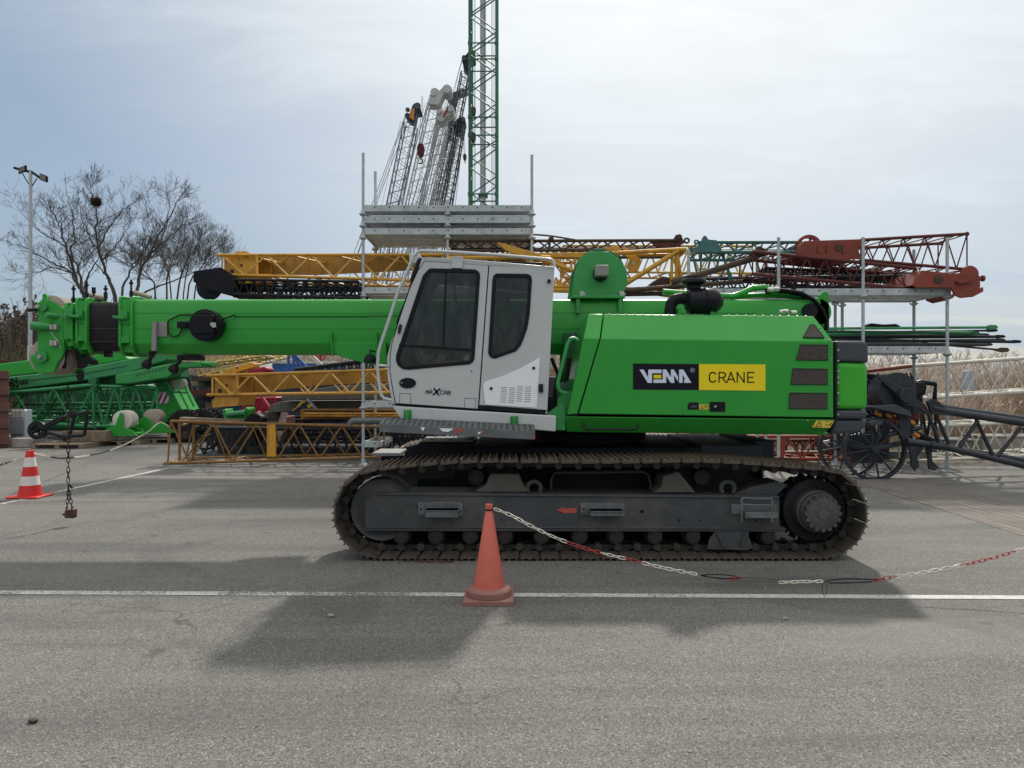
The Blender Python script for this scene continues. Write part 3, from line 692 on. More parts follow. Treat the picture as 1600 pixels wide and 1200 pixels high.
# ---- air filter
ya = 7.62
mb = MB(); a = P(1071,471,ya); b = P(1128,471,ya); ax = b-a; l = ax.length
mb.revolve(a, [(.02,0),(.08,.0),(.135,.03),(.142,.05),(.142,.19),(.150,.195),(.150,.205),(.142,.21),(.142,.29),(.13,.325),(.10,.36),(.06,l),(.02,l+.005)], 36, ax)
p = P(1084,452,ya); mb.cyl(p, P(1084,445,ya), .075, 24)
af = mb.build('air_filter', 'black_gloss', crane, smooth=True, angle=35)
mb = MB(); mb.revolve(P(1084,447.5,ya), [(.02,0),(.07,0),(.118,.025),(.13,.032),(.13,.06),(.12,.075),(.10,.083),(.098,.10),(.02,.102)], 32); mb.build('rain_cap', 'black_gloss', af, smooth=True, angle=35)
pts = [P(x,y,ya) for x,y in ((1073,468),(1064,466),(1055,468),(1049,474),(1047,484),(1047,495))]
n = 40; q = []; 
for i in range(n+1):
    t = i/n*(len(pts)-1); k = min(int(t), len(pts)-2); q.append(pts[k].lerp(pts[k+1], t-k))
mb = MB(); mb.tube(q, [.058+.006*(i % 2) for i in range(n+1)], 16); mb.build('intake_hose', 'black_rubber', af, smooth=True, angle=80)
mb = MB(); 
for x in (1060,1110): p = P(x, 492, ya); mb.box(p.x-.02, p.x+.02, ya-.08, ya+.08, p.z-.03, p.z+.06)
mb.build('bracket', 'green_paint', af)
# ---- cab (tilted back a few degrees, as seen)
YB = 8.05
cab = bpy.data.objects.new('cab', None); COL.objects.link(cab); cab.empty_display_size = .2; cab.parent = crane
W1 = [(667.5,423),(671,420),(675,419.3),(742,421),(747,423.5),(750,428),(750.2,433),(741.5,560),(739,566),(733,569.3),(640,577.6),(630,577),(622,571.5),(618.8,563),(619,555),(660.8,430.5)]
W2 = [(769.5,436),(771.5,430),(776,427.3),(824,428),(829.5,430.5),(831.3,437),(827.5,493),(824,513),(818,529.5),(813.5,540),(806,549),(773,560.5),(766.5,558.5),(762.5,552),(763,545)]
def inset(q, d):
    cx = sum(x for x,_ in q)/len(q); cy = sum(y for _,y in q)/len(q); n = len(q); out = []
    for i in range(n):
        (x0,y0),(x1,y1),(x2,y2) = q[i-1], q[i], q[(i+1)%n]
        a = V((x1-x0,y1-y0)).normalized(); b = V((x2-x1,y2-y1)).normalized()
        m = V((-(a.y+b.y), a.x+b.x)); m = m.normalized() if m.length > 1e-6 else V((-a.y,a.x))
        if m.dot(V((cx-x1,cy-y1))) < 0: m = -m
        k = max(.5, abs(m.dot(V((-a.y,a.x))))); out.append((x1+m.x*d/k, y1+m.y*d/k))
    return out
DOOR = [(664,408.5),(762.8,415.2),(746.6,638.8),(618.4,630),(613.5,605),(609.8,580),(610.2,556),(613,536),(625,497),(641,450),(654,422)]
REAR = [(764.6,415.3),(866.5,418.5),(855,646),(748.4,639)]
FACE = [(659,402.5),(706,403.5),(866.5,417),(866.5,418.6),(763.6,414.8),(663.5,407.6),(653,421),(640,449),(624,496.5),(612,535.5),(608.8,556),(608.6,580),(612,604),(617,630.2),(612.6,628),(606.5,596),(605.2,584),(605.3,556),(612.4,530),(626.6,496),(645,447.8)]
mb = MB(); mb.holed(REAR, [inset(W2,1)], YH, YH+.04, YH)
o = mb.build('side_panel', 'white_cab', cab, bevel=.004)
mb = MB(); mb.prism(FACE, YH+.001, YH+.05, YH); mb.build('door_frame', 'white_cab', cab, bevel=.003)
mb = MB(); mb.holed(DOOR, [inset(W1,1)], YH-.002, YH+.035, YH); door = mb.build('door', 'white_cab', cab, bevel=.004)
mb = MB(); mb.holed([(658,406),(866,420),(856,645),(748,642),(617,632),(609,605),(608,556),(640,455)], [inset(W1,2), inset(W2,2)], YH+.051, YH+.07, YH); mb.build('inner_skin', 'black_rubber', cab)
for q, par, nm in ((W1, door, 'door_window'), (W2, cab, 'rear_window')):
    mb = MB(); mb.prism(inset(q, 5.2), YH+.012, YH+.018, YH); g = mb.build(nm, 'glass', par)
    mb = MB(); mb.holed(q, [inset(q, 5.6)], YH-.012, YH+.03, YH); mb.build('window_seal', 'black_gloss', par, bevel=.004)
    if nm == 'door_window':
        mb = MB(); mb.prism([(624,537.5),(736,545),(735.6,549),(623,541)], YH-.004, YH+.02, YH); mb.prism([(695.5,424),(698.5,424),(694,540),(691,540)], YH+.0, YH+.02, YH); mb.build('window_bar', 'black_gloss', par)
        mb = MB(); mb.prism([(626,540.5),(735,548),(734,562),(731,565),(640,573),(629,571),(624,560)], YH+.03, YH+.034, YH)
# far wall with its own window openings, roof, back, floor
OUT = [(659,402.5),(866.5,417),(855,646),(616,631),(605.3,584),(605.3,556),(612.4,530),(626.6,496),(645,447.8)]
FW1 = [(668,424),(748,428),(740,570),(622,573),(620,555)]; FW2 = [(772,432),(842,436),(832,560),(768,560)]
mb = MB(); mb.holed(OUT, [FW1, FW2], YB-.03, YB, YH); 
def wall(pts, th):
    for (x0,y0),(x1,y1) in zip(pts, pts[1:]):
        dx, dy = x1-x0, y1-y0; l = math.hypot(dx,dy); nx, ny = -dy/l*th, dx/l*th
        mb.prism([(x0,y0),(x1,y1),(x1+nx,y1+ny),(x0+nx,y0+ny)], YH+.052, YB-.031, YH)
wall([(855,646),(605+11,631)], 4); wall([(866.5,417),(863,480)], 4); wall([(858.5,580),(855,646)], 4); wall([(612.6,628),(606.5,596),(605.2,584)], 4)
shell = mb.build('cab_shell', 'white_cab', cab)
mb = MB(); mb.prism([(656,402),(706,403),(866.8,416.6),(866,421),(760,414),(664,407)], YH+.0, YB, YH); mb.build('roof', 'white_cab', cab, bevel=.008)
mb = MB(); mb.prism([(725,404),(848,409),(848,413.5),(725,404.8)], YH+.05, YB-.1, YH); mb.build('roof_hatch', 'black_gloss', cab, bevel=.004)
mb = MB()
fr = [(657,405),(645,448.5),(627,497),(613,531),(606.2,556),(606.2,584)]
for a_, b_ in zip(fr, fr[1:]): mb.prism([a_, b_, (b_[0]+1.2,b_[1]), (a_[0]+1.2,a_[1])], YH+.06, YB-.04, YH)
mb.build('windshield', 'glass', cab)
mb = MB(); mb.tube([P(643,447,YH+.1),P(634,470,YH+.06),P(620,505,YH+.12)], .012, 6); mb.prism([(657,401),(660,404),(648,438),(642,442),(640,437),(652,405)], YH+.02, YH+.14, YH); mb.build('wiper', 'black_paint', cab)
# things on the side
mb = MB(); mb.prism([(843.5,559),(839,637.5),(760,632.5),(757.8,630),(755,603.6),(756.5,598),(760,596),(789.5,586.6),(815,575)], YH-.008, YH, YH); vp = mb.build('vent_panel', 'white_panel', cab, bevel=.003)
mb = MB()
for r in range(8):
    for c in range(4):
        x0 = 783+c*12.5-r*.25; y0 = 605+r*3.2+c*.55-(2.5 if c > 1 else 0)
        mb.prism([(x0,y0),(x0+9.6,y0+.4),(x0+9.6,y0+1.3),(x0,y0+.9)], YH-.0085, YH-.006, YH)
mb.build('vent_slots', 'anthracite', vp)
mb = MB()
for x, y in ((834,575),(767.5,607)): mb.ycyl(x, y, YH-.016, YH-.006, 2.4, 12)
mb.build('fastener', 'black_rubber', vp)
mb = MB(); mb.prism([(637+13.2*math.cos(a), 598.5+8.2*math.sin(a)) for a in [i*math.pi/14 for i in range(28)]], YH-.014, YH, YH); dh = mb.build('door_handle', 'black_gloss', door, bevel=.004)
mb = MB(); mb.ycyl(627.4,598,YH-.02,YH-.012,1.2,10); mb.build('lock', 'bare_metal', dh)
mb = MB()
for q in ([(624.5,630),(624.8,614.5),(642,615),(641.5,631)],[(725.5,637.5),(726,622),(743.5,623),(743,638.5)]): mb.stroke(q, .6, YH-.002, .002, YH)
mb.build('panel_seam', 'anthracite', door)
mb = MB(); mb.prism([(622.5,513),(625,506.5),(628.5,507.5),(626,520.5),(622.5,521.5)], YH-.03, YH, YH); mb.build('door_catch', 'black_paint', door, bevel=.003)
mb = MB(); mb.ycyl(858,439,YH-.03,YH,3,12); mb.pbox(842,600,848.5,613,YH-.025,YH,YH); mb.ycyl(737,580,YH-.006,YH,1.2,8); mb.build('catch', 'black_paint', cab)
mb = MB(); mb.prism([(748,632.5),(854.6,640.5),(851.5,646.5),(747.5,639.5)], YH-.004, YH+.02, YH); mb.prism([(613,631.2),(747,640.4),(747,642.6),(613,633)], YH-.004, YH+.02, YH); mb.build('floor_seal', 'black_gloss', cab)
mb = MB(); mb.prism([(706.5,401),(723.5,401.5),(722.5,420),(705.8,419)], YH-.03, YH+.03, YH); mb.build('lamp_bracket', 'white_cab', cab, bevel=.004)
mb = MB(); mb.prism([(637,392.5),(652,392),(654,396),(648,410),(637,408)], YH+.1, YH+.3, YH); mb.build('roof_lamp', 'white_cab', cab, bevel=.01)
# MAXCAB lettering, leaning back
ML = 120/1600
def ml(q): return [(610+x*ML, 580+y*ML) for x, y in q]
mb = MB(); mb2 = MB()
for q in ([(735,465),(750,398),(768,440),(800,398),(787,465)],[(808,465),(842,398),(866,398),(870,465)],[(822,443),(868,443)],
          [(1104,406),(1058,406),(1042,440),(1046,475),(1092,475)],[(1108,478),(1140,408),(1164,408),(1170,478)],[(1122,452),(1168,452)],[(1188,480),(1202,412),(1242,414),(1252,430),(1240,446),(1198,446)],[(1240,446),(1250,464),(1236,480),(1188,480)]):
    mb.stroke(ml(q), 1.0, YH-.004, .002, YH)
for q in ([(915,365),(1005,490)],[(1030,368),(900,488)]):
    mb2.stroke(ml(q), 4.2, YH-.002, .0021, YH); mb.stroke(ml(q), 2.9, YH-.004, .002, YH)
mb2.build('lettering_edge', 'sign_white', door); mb.build('lettering', 'ink', door)
# sill under the cab
mb = MB(); mb.prism([(612.5,634),(868.8,649.5),(868.5,674.5),(631,655),(623,648)], YH-.01, YB, YH); mb.build('sill', 'white_cab', cab, bevel=.012, seg=3)
mb = MB(); mb.prism([(613.5,634),(618,634.5),(632,655),(628,655.5)], YH-.02, YH+.02, YH); mb.build('stay', 'white_cab', cab)
for x in (631,797.5):
    dy = 10 if x > 700 else 0
    mb = MB(); mb.pbox(x,640+dy,x+12,656+dy,YH-.025,YH-.008,YH-.01); mb.prism([(x+3,641+dy),(x+9,641+dy),(x+8,658+dy),(x+4.5,658+dy)], YH-.07, YH-.02, YH-.02); mb.build('step_bracket', 'green_paint_worn', cab, bevel=.003)
# guard rail round the front and roof
mb = MB(); yr = YH-.05
mb.tube([P(x,y,yr) for x,y in ((866,416),(865,408.5),(861,405.5),(852,404.5),(780,398.5),(700,393.5),(660,392),(653,393),(646,401),(632,435),(622,455),(612,487),(601,520),(594,540),(591,553),(590,572),(591,590),(594,611),(596,618),(600,622.5),(612,625.5))], .016, 10)
mb.tube([P(591,571,yr),P(607,572,YH)], .012, 8); mb.tube([P(852,404.5,yr),P(852,404.5,YB-.1)], .014, 8)
mb.build('guard_rail', 'white_cab', cab, smooth=True)
# inside
mb = MB(); mb.prism([(770,640),(826,640),(828,590),(770,588)], YH+.25, YB-.25, YH); mb.prism([(800,588),(822,588),(834,500),(826,492),(812,496)], YH+.25, YB-.25, YH); mb.prism([(812,490),(830,488),(832,472),(826,466),(815,470)], YH+.32, YB-.32, YH); mb.prism([(768,560),(800,557),(800,548),(768,548)], YH+.12, YH+.22, YH)
mb.build('seat', 'seat_cloth', cab, bevel=.02, smooth=True)
mb = MB(); mb.prism([(618,628),(650,630),(662,575),(640,545),(632,555),(612,600)], YH+.12, YB-.1, YH); mb.tube([P(660,580,YH+.35),P(690,545,YH+.35)], .02, 8); mb.pbox(688,520,716,560,YH+.55,YB-.1,YH)
mb.tube([P(707,424,YH+.3),P(712,470,YH+.3),P(735,520,YH+.3),P(740,570,YH+.3)], .018, 8)
mb.build('dashboard', 'seat_cloth', cab, bevel=.01)
mb = MB(); mb.pbox(634,506,652,524,YH+.12,YH+.16,YH); mb.pbox(655,512,664,522,YH+.12,YH+.15,YH); mb.build('monitor', 'plate_steel', cab)
mb = MB(); q = P(785,463,YB-.05); mb.prism([(774,454),(798,455),(797,474),(772,472.5)], YH+.075, YH+.08, YH+.04); mb.build('paper_notice', 'white_panel', cab)
mb = MB(); mb.ball(P(657,555,YH+.3), .03, sub=2); mb.tube([P(657,555,YH+.3),P(660,600,YH+.3)], .012, 8); mb.build('joystick', 'black_gloss', cab, smooth=True)
# ---- cab walkway
mb = MB(); A = [P(592.5,662.5,6.82),P(836,674.5,6.82)]
zt0, zt1 = A[0].z, A[1].z; x0, x1 = A[0].x, A[1].x
def wz(x): return zt0+(zt1-zt0)*(x-x0)/(x1-x0)
def wy_(y): return (y-Y0)/(Y1-Y0)*.055
def bar(xa, xb, ya_, yb_, d0, d1):
    mb.solid([V((x,y,wz(x)+wy_(y)-d)) for x,y,d in ((xa,ya_,d1),(xb,ya_,d1),(xb,ya_,d0),(xa,ya_,d0))],[V((x,y,wz(x)+wy_(y)-d)) for x,y,d in ((xa,yb_,d1),(xb,yb_,d1),(xb,yb_,d0),(xa,yb_,d0))])
rows = 4; Y0, Y1 = 6.82, 7.07; 
bar(x0, x1, Y0, Y0+.012, 0, .075); bar(x0, x1, Y1-.012, Y1, 0, .06); bar(x0, x0+.012, Y0+.013, Y1-.013, .003, .07); bar(x1-.012, x1, Y0+.013, Y1-.013, .003, .07)
wy = (Y1-Y0-.024)/rows
ny = 26; dx = (x1-x0-.024)/ny
for r in range(rows+1): bar(x0+.012, x1-.012, Y0+.012+r*wy-(.012 if r else 0), Y0+.012+r*wy+(.012 if r < rows else 0), .001, .005)
for k in range(ny+1):
    xa = x0+.012+k*dx
    for r in range(rows): bar(max(x0+.013, xa-.014), min(x1-.013, xa+.014), Y0+.0245+r*wy, Y0+.012+(r+1)*wy-.0125, .001, .005)
wk = mb.build('walkway', 'galvanised_dull', crane)
mb = MB()
for q in ([(686,669),(709,670),(700,675),(692,674)],[(657,668),(664,667.5),(661,674)],[(746,676),(752,674),(749,679)]): mb.prism(q, 6.815, 6.819, 6.82)
mb.build('sticker', 'white_panel', wk)
mb = MB()
for q in ([(709,670),(726,670.5),(716,678),(712,676)],[(751,673.5),(757,674),(752,678)],[(833,680),(836,680),(836,686),(832,686)],[(672,671),(676,671),(674,673)]): mb.prism(q, 6.8155, 6.819, 6.82)
mb.build('sticker', 'red_paint', wk)

# ---- telescopic boom
YO = 8.25
def section(px0, px1, y0z, y1z, ya_, yb_, ch=.09, top=.055):
    mb = MB(); a = P(px0, y0z, ya_); b = P(px1, y1z, ya_)
    zt, zb = a.z, b.z
    q = [(ya_+ch,zb),(ya_+.0,zb+ch*1.3),(ya_,zt-top),(ya_+top*.3,zt-top*.3),(ya_+top,zt),(yb_-top,zt),(yb_-top*.3,zt-top*.3),(yb_,zt-top),(yb_,zb+ch*1.3),(yb_-ch,zb)]
    mb.solid([V((a.x,y,z)) for y,z in q], [V((b.x,y,z)) for y,z in q]); return mb
mb = section(204, 1290, 467, 552.5, YO, 8.87)
c = P(1278,490,YO); mb.cyl(V((c.x,YO+.0,c.z+.02)), V((c.x,8.87,c.z+.02)), .16, 28)
boom = mb.build('boom', 'green_paint', crane, smooth=True, angle=50, bevel=.006)
mb = MB()
for y in (488.5, 513): mb.prism([(205,y),(1180,y),(1180,y+.7),(205,y+.7)], YO-.004, YO+.01)
mb.prism([(365,490.7),(575,490.5),(575,493.8),(365,494)], YO-.02, YO+.0); mb.prism([(575,491.5),(622,491.3),(622,493),(575,493.2)], YO-.015, YO+.0)
mb.build('cable_duct', 'green_paint', boom)
mb = MB(); mb.prism([(520,552),(520,535),(603,535),(603,569),(576,569),(540,560)], YO-.02, 8.89); mb.prism([(516.5,519),(519,519),(523,556),(520,556)], YO-.05, YO, YO); mb.prism([(588,519),(590,519),(592,569),(588.5,569)], YO-.05, YO, YO); mb.build('cylinder_mount', 'green_paint', boom, bevel=.006)
mb = MB(); mb.prism([(1180,468),(1250,468),(1296,462),(1300,500),(1290,540),(1180,540)], YO+.06, 8.8, YO); mb.build('boom_foot', 'green_paint', boom, bevel=.02)
mb = MB(); c = P(1264,486,YO); mb.cyl(V((c.x,YO-.05,c.z)), V((c.x,YO+.05,c.z)), .085, 24); mb.build('pivot_pin', 'black_rubber', boom, smooth=True)
mb = MB(); mb.prism([(1281,470),(1281,461),(1286,455.5),(1292,455.5),(1295.5,460),(1296,512),(1290,512)], YO+.0, YO+.05, YO); lug = mb.build('lifting_lug', 'green_paint', boom, bevel=.004)
# collar and inner sections
def collar(x0, x1, yt, yb, grow=.03):
    mb = section(x0, x0+4, yt, yb, YO-grow, 8.87+grow, .09, .05)
    m2 = section(x1-4, x1, yt, yb, YO-grow, 8.87+grow, .09, .05)
    for f in (m2,):
        me = bpy.data.meshes.new('t'); f.bm.to_mesh(me); mb.bm.from_mesh(me); bpy.data.meshes.remove(me); f.bm.free()
    h = yb-yt
    mb.prism([(x0+3,yt+h*.08),(x1-3,yt+h*.08),(x1-3,yt+h*.48),(x0+3,yt+h*.48)], YO-grow*.6, 8.87+grow*.6, YO)
    mb.prism([(x0+3,yt+h*.48),(x1-3,yt+h*.48),(x1-3,yt+h*.68),(x0+3,yt+h*.68)], YO-grow*.2, 8.87+grow*.2, YO)
    mb.prism([(x0+3,yt+h*.68),(x1-3,yt+h*.68),(x1-3,yt+h*.79),(x0+3,yt+h*.79)], YO-grow*.7, 8.87+grow*.7, YO)
    mb.prism([(x0+3,yt+h*.79),(x1-3,yt+h*.79),(x1-3,yb-h*.06),(x0+3,yb-h*.06)], YO+.04, 8.8, YO)
    return mb.build('section_collar', 'green_paint', boom, bevel=.005)
collar(184.5, 207, 461.5, 556)
mb = section(134, 186, 471.5, 548, YO+.03, 8.84, .09, .05); mb.pbox(149,548,156,557,YO+.2,YO+.3,YO+.03); mb.build('inner_section', 'boom_black', boom, smooth=True, angle=50)
mb = MB(); 
for y in (513,533.5): mb.prism([(136,y),(184,y),(184,y+.8),(136,y+.8)], YO+.026, YO+.04, YO+.03)
mb.build('wear_line', 'anthracite', boom)
collar(117, 135.5, 464, 551.5, .02)
mb = section(110, 120, 474, 542, YO+.06, 8.8, .08, .05); mb.build('inner_section', 'boom_black', boom)
collar(99.5, 113.5, 472, 545, .0)
for x, y0_, y1_ in ((115,446,478),(135.5,440,470),(146.5,451,462),(165,446,470),(205,437,468)):
    mb = MB(); mb.tube([P(x,y1_,YO+.12),P(x,y0_,YO+.12)], .012, 6); mb.tube([P(x,y1_-4,YO+.12),P(x,y1_-13,YO+.12)], .022, 8); mb.tube([P(x,y0_+7,YO+.12),P(x,y0_+4,YO+.12)], .024, 8); mb.build('rope_guide', 'black_paint', boom, smooth=True)
mb = MB(); mb.tube([P(139,461,YO+.2),P(150,464,YO+.2),P(166,467,YO+.2)], .03, 8); mb.tube([P(208,457,YO+.2),P(220,460,YO+.2),P(236,465,YO+.2)], .028, 8); mb.tube([P(148,468,YO+.25),P(165,468,YO+.25)], .02, 8); mb.build('rope_roller', 'sheave_beige', boom, smooth=True)
for x0, x1, y in ((95,112,491),(109,128,491.5),(180,197,493.5)):
    mb = MB(); mb.prism([(x0,y),(x1,y+1.5),(x1,y+6),(x0,y+4)], YO-.11, YO-.04, YO-.05); mb.pbox((x0+x1)/2,y-7,(x0+x1)/2+10,y+6,YO-.06,YO-.02,YO-.05); mb.build('pin_bracket', 'green_paint_worn', boom, bevel=.004)
# boom head
HEAD = [(57,488),(52,481),(55,474),(64,468),(64,461),(66,458),(69,458),(71,461),(72,467),(82,471),(98,482),(98,545),(96,556),(88,566),(82,582),(58,584),(52,574),(46,562),(45,556),(55,553),(57,545)]
mb = MB(); mb.prism(HEAD, YO+.02, YO+.06, YO); mb.prism(HEAD, 8.78, 8.82, YO); mb.prism([(80,486),(98,486),(98,545),(80,545)], YO+.061, 8.779, YO); hd = mb.build('boom_head', 'green_paint', boom, bevel=.005)
mb = MB(); mb.revolve(V((P(74,484,YO).x, YO+.07, P(74,484,YO).z)), [(.03,0),(.15,0),(.176,.01),(.16,.04),(.176,.07),(.16,.1),(.176,.13),(.16,.16),(.176,.19),(.15,.2),(.03,.2)], 40, (0,1,0)); mb.build('head_sheave', 'sheave_beige', hd, smooth=True, angle=30)
mb = MB(); c = P(66,557,YO)
for k in range(3): mb.revolve(V((c.x, YO+.075+k*.125, c.z)), [(.03,0),(.20,0),(.212,.008),(.175,.03),(.175,.05),(.212,.072),(.20,.08),(.03,.08)], 40, (0,1,0))
mb.build('head_sheave', 'sheave_beige', hd, smooth=True, angle=30)
mb = MB(); c = P(68,480,YO); mb.cyl(V((c.x,YO-.02,c.z)), V((c.x,YO+.03,c.z)), .045, 16); c = P(65,557,YO); mb.cyl(V((c.x,YO-.02,c.z)), V((c.x,YO+.03,c.z)), .07, 20)
mb.build('axle', 'green_paint_worn', hd, smooth=True)
mb = MB()
for x, y in ((62,479.5),(65,557.5)): c = P(x,y,YO); mb.cyl(V((c.x,YO-.05,c.z)), V((c.x,YO,c.z)), .022, 10); mb.build('pin', 'bare_metal', hd); mb = MB()
for y in (511,536): 
    for x in (80,86): mb.pbox(x,y-4,x+4.5,y+4,YO-.03,YO+.03,YO); mb.build('clamp', 'bare_metal', hd); mb = MB()
mb.tube([P(80,518,YO-.01),P(84,526,YO-.01),P(92,534,YO-.01),P(95,545,YO)], .006, 6)
mb.build('signal_cable', 'bare_metal', hd)
mb = MB(); mb.cyl(P(48,509,YO-.06), P(80,510,YO+.02), .048, 20); mb.cyl(P(72,492,YO-.06), P(92,494,YO+.04), .032, 16); mb.build('anchor_pin', 'green_paint_worn', hd, smooth=True)
mb = MB(); mb.cyl(P(44,484.5,YO), P(57,484,YO), .022, 10); mb.prism([(103,552),(115,555),(127,563),(125,569),(112,566),(104,575)], YO+.2, YO+.35, YO); mb.prism([(101,578),(109,578),(109.5,588),(107,596),(104,596),(100.5,588)],YO+.22,YO+.28,YO); mb.tube([P(98,520,YO+.1),P(103,550,YO+.1),P(100,575,YO+.15)], .02, 8); mb.tube([P(118,545,YO),P(128,560,YO+.1),P(138,557,YO+.1)], .016, 6); mb.build('rope_stop', 'black_paint', hd, bevel=.004)
mb = MB(); c = P(66,557,YO)
for k in range(2): mb.cyl(V((c.x, YO+.16+k*.125, c.z)), V((c.x, YO+.195+k*.125, c.z)), .16, 28)
mb.build('sheave_spacer', 'black_rubber', hd, smooth=True, angle=30)
# cable reel
mb = MB(); mb.ycyl(319.5,508,YO-.14,YO-.005,25.2,40); mb.ycyl(319.5,508,YO-.16,YO-.13,22,36); mb.pbox(305,493,336,521,YO-.2,YO-.15,YO-.15); mb.pbox(281,503,296,513,YO-.08,YO-.01,YO); mb.pbox(343,503,354,513,YO-.08,YO-.01,YO)
cr = mb.build('cable_reel', 'black_gloss', boom, bevel=.006)
mb = MB(); mb.prism([(328.5,504),(337,504),(338,511),(333,512),(328.5,508)], YO-.2035, YO-.2, YO-.2); mb.build('sticker', 'bare_metal', cr)
mb = MB(); mb.tube([P(x,y,YO-.03) for x,y in ((262,504),(265,500),(280,492.5),(300,492))], .009, 6); mb.tube([P(x,y,YO-.03) for x,y in ((262,503),(263,520),(270,527),(279,524),(285,514))], .009, 6); mb.tube([P(x,y,YO-.04) for x,y in ((345,500),(356,496),(367,492))], .009, 6); mb.build('signal_cable', 'black_rubber', boom, smooth=True)
mb = MB(); mb.prism([(239.5,503),(246,503),(245.5,548),(238.5,548)], YO-.06, YO-.02, YO-.03); mb.pbox(244,503,262,526,YO-.015,YO,YO); br = mb.build('lamp_arm', 'plate_steel', boom)
mb = MB(); 
for x, y, x2, y2 in ((230,569,241,550),(272,576,284,560)):
    mb.revolve(P(x,y,YO-.02), [(.02,-.04),(.05,-.04),(.058,-.015),(.048,.025),(.025,.05),(.018,.065)], 18, P(x2,y2,YO+.1)-P(x,y,YO)); mb.tube([P(x,y,YO),P(x2,y2,YO+.1)], .022, 8)
mb.pbox(270,554,300,562,YO+.1,YO+.35,YO); mb.tube([P(232,552,YO+.05),P(250,549,YO+.1),P(290,550,YO+.2)], .018, 8)
mb.build('work_lamp', 'black_rubber', boom, smooth=True, angle=40)
mb = MB(); p = P(578,563,YO-.06); mb.revolve(p, [(.02,.07),(.04,.065),(.066,.02),(.07,-.02),(.065,-.025),(.01,-.02)], 20, (0,0,1)); mb.tube([P(578,555,YO-.06),P(578,547,YO-.04),P(586,549,YO-.02),P(590,556,YO)], .008, 6); mb.build('work_lamp', 'black_rubber', boom, smooth=True, angle=40)
# winch on the boom
mb = MB(); WP = [(893,462),(896,440),(899,422),(907,402),(914,398.5),(919,393.5),(951,393),(966,403),(972,412),(979,420),(981,441),(974,459),(973,464)]
mb.prism(WP, 8.2, 8.23, 8.2); mb.prism(WP, 8.85, 8.88, 8.2); mb.prism([(894,462),(976,462),(976,466.5),(892,466.5)], 8.16, 8.9, 8.2); mb.pbox(900,466,906,490,8.18,8.22,8.2); mb.pbox(966,466,972,490,8.18,8.22,8.2)
wn = mb.build('winch', 'green_paint_worn', crane, bevel=.006)
c = P(938,428,8.2); mb = MB(); mb.revolve(V((c.x,8.24,c.z)), [(.05,0),(.30,0),(.30,.03),(.2,.035),(.2,.56),(.30,.565),(.30,.6),(.05,.6)], 36, (0,1,0)); mb.build('winch_drum', 'green_dark', wn, smooth=True, angle=30)
mb = MB(); mb.cyl(V((c.x,8.14,c.z-.0)), V((c.x,8.2,c.z)), .09, 24); mb.build('motor_flange', 'black_paint', wn, smooth=True)
mb = MB(); mb.pbox(929,416,949.5,433,8.0,8.14,8.1); mb.build('winch_motor', 'plate_steel', wn, bevel=.012, seg=3)
mb = MB()
for x in (909,971): mb.prism([(x-4,456),(x+2,455),(x+6,460),(x+3,463),(x-3,462)], 8.17, 8.2, 8.2)
mb.build('bolt', 'bare_metal', wn)
# hoses and pipes over the rear of the boom
mb = MB(); mb.tube([P(x,y,8.3) for x,y in ((1036,456),(1080,459),(1122,462),(1145,463),(1160,458),(1176,450),(1196,449),(1215,456))], .035, 10); mb.tube([P(x,y,8.4) for x,y in ((1145,466),(1165,462),(1190,461),(1225,462),(1260,466))], .03, 8); mb.build('hydraulic_pipe', 'green_paint', boom, smooth=True)
mb = MB()
for k in range(7):
    d = k*1.9; mb.tube([P(x,y,8.2+k*.05) for x,y in ((1196,452+k*.7),(1225,453+k*.8),(1252,457+d*.8),(1272-d*.3,468+d),(1286-d*.8,484+d*.6),(1293-d,500),(1292-d*1.2,516))], .018, 8)
for x in (1200,1240): mb.tube([P(x,449,8.35),P(x,458,8.35)], .03, 8)
mb.build('hydraulic_hoses', 'black_rubber', boom, smooth=True)
mb = MB()
for x, y in ((1222,488),(1227,487),(1240,489),(1204,453),(1213,452)): p = P(x,y,7.9); mb.cyl(p+V((-.03,0,0)), p+V((.03,0,0)), .025, 10)
mb.build('hose_fittings', 'bare_metal', crane, smooth=True)
# ================================================================ cones and chains
def cone_body(c, prof, n=36):
    mb = MB(); mb.revolve(c, prof, n); return mb
c = G(764,937); c = V((c.x, 5.62, 0))
t = thing('traffic_cone', 'tall faded plain red traffic cone standing on the white line in front of the tracks', 'traffic cone', c, 'traffic cones')
mb = MB(); mb.box(c.x-.195, c.x+.195, c.y-.195, c.y+.195, 0, .035); mb.revolve(c+V((0,0,.035)), [(.175,0),(.178,.005),(.178,.045),(.165,.06),(.13,.07),(.1,.07)], 40); mb.build('base', 'cone_base', t, bevel=.008, smooth=True)
mb = cone_body(c, [(.124,.10),(.122,.115),(.03,.695),(.026,.70),(.026,.71),(.03,.712),(.030,.745),(.024,.752),(.018,.752),(.018,.7)]); mb.build('cone', 'cone_faded', t, smooth=True, angle=30)
mb = MB(); mb.tube([c+V((.031*math.cos(a),.031*math.sin(a),.706)) for a in [i*math.pi/8 for i in range(16)]], .005, 6, closed=True); mb.build('tie_band', 'cable_tie', t)
c = G(47,776.5)
t = thing('traffic_cone', 'bright red and white striped traffic cone at the left edge of the yard', 'traffic cone', c, 'traffic cones')
mb = MB(); mb.box(c.x-.235, c.x+.235, c.y-.2, c.y+.2, 0, .028); mb.build('base', 'cone_red', t, bevel=.012)
H = .70; r0, r1 = .165, .05
def rr(h): return r0+(r1-r0)*h/H
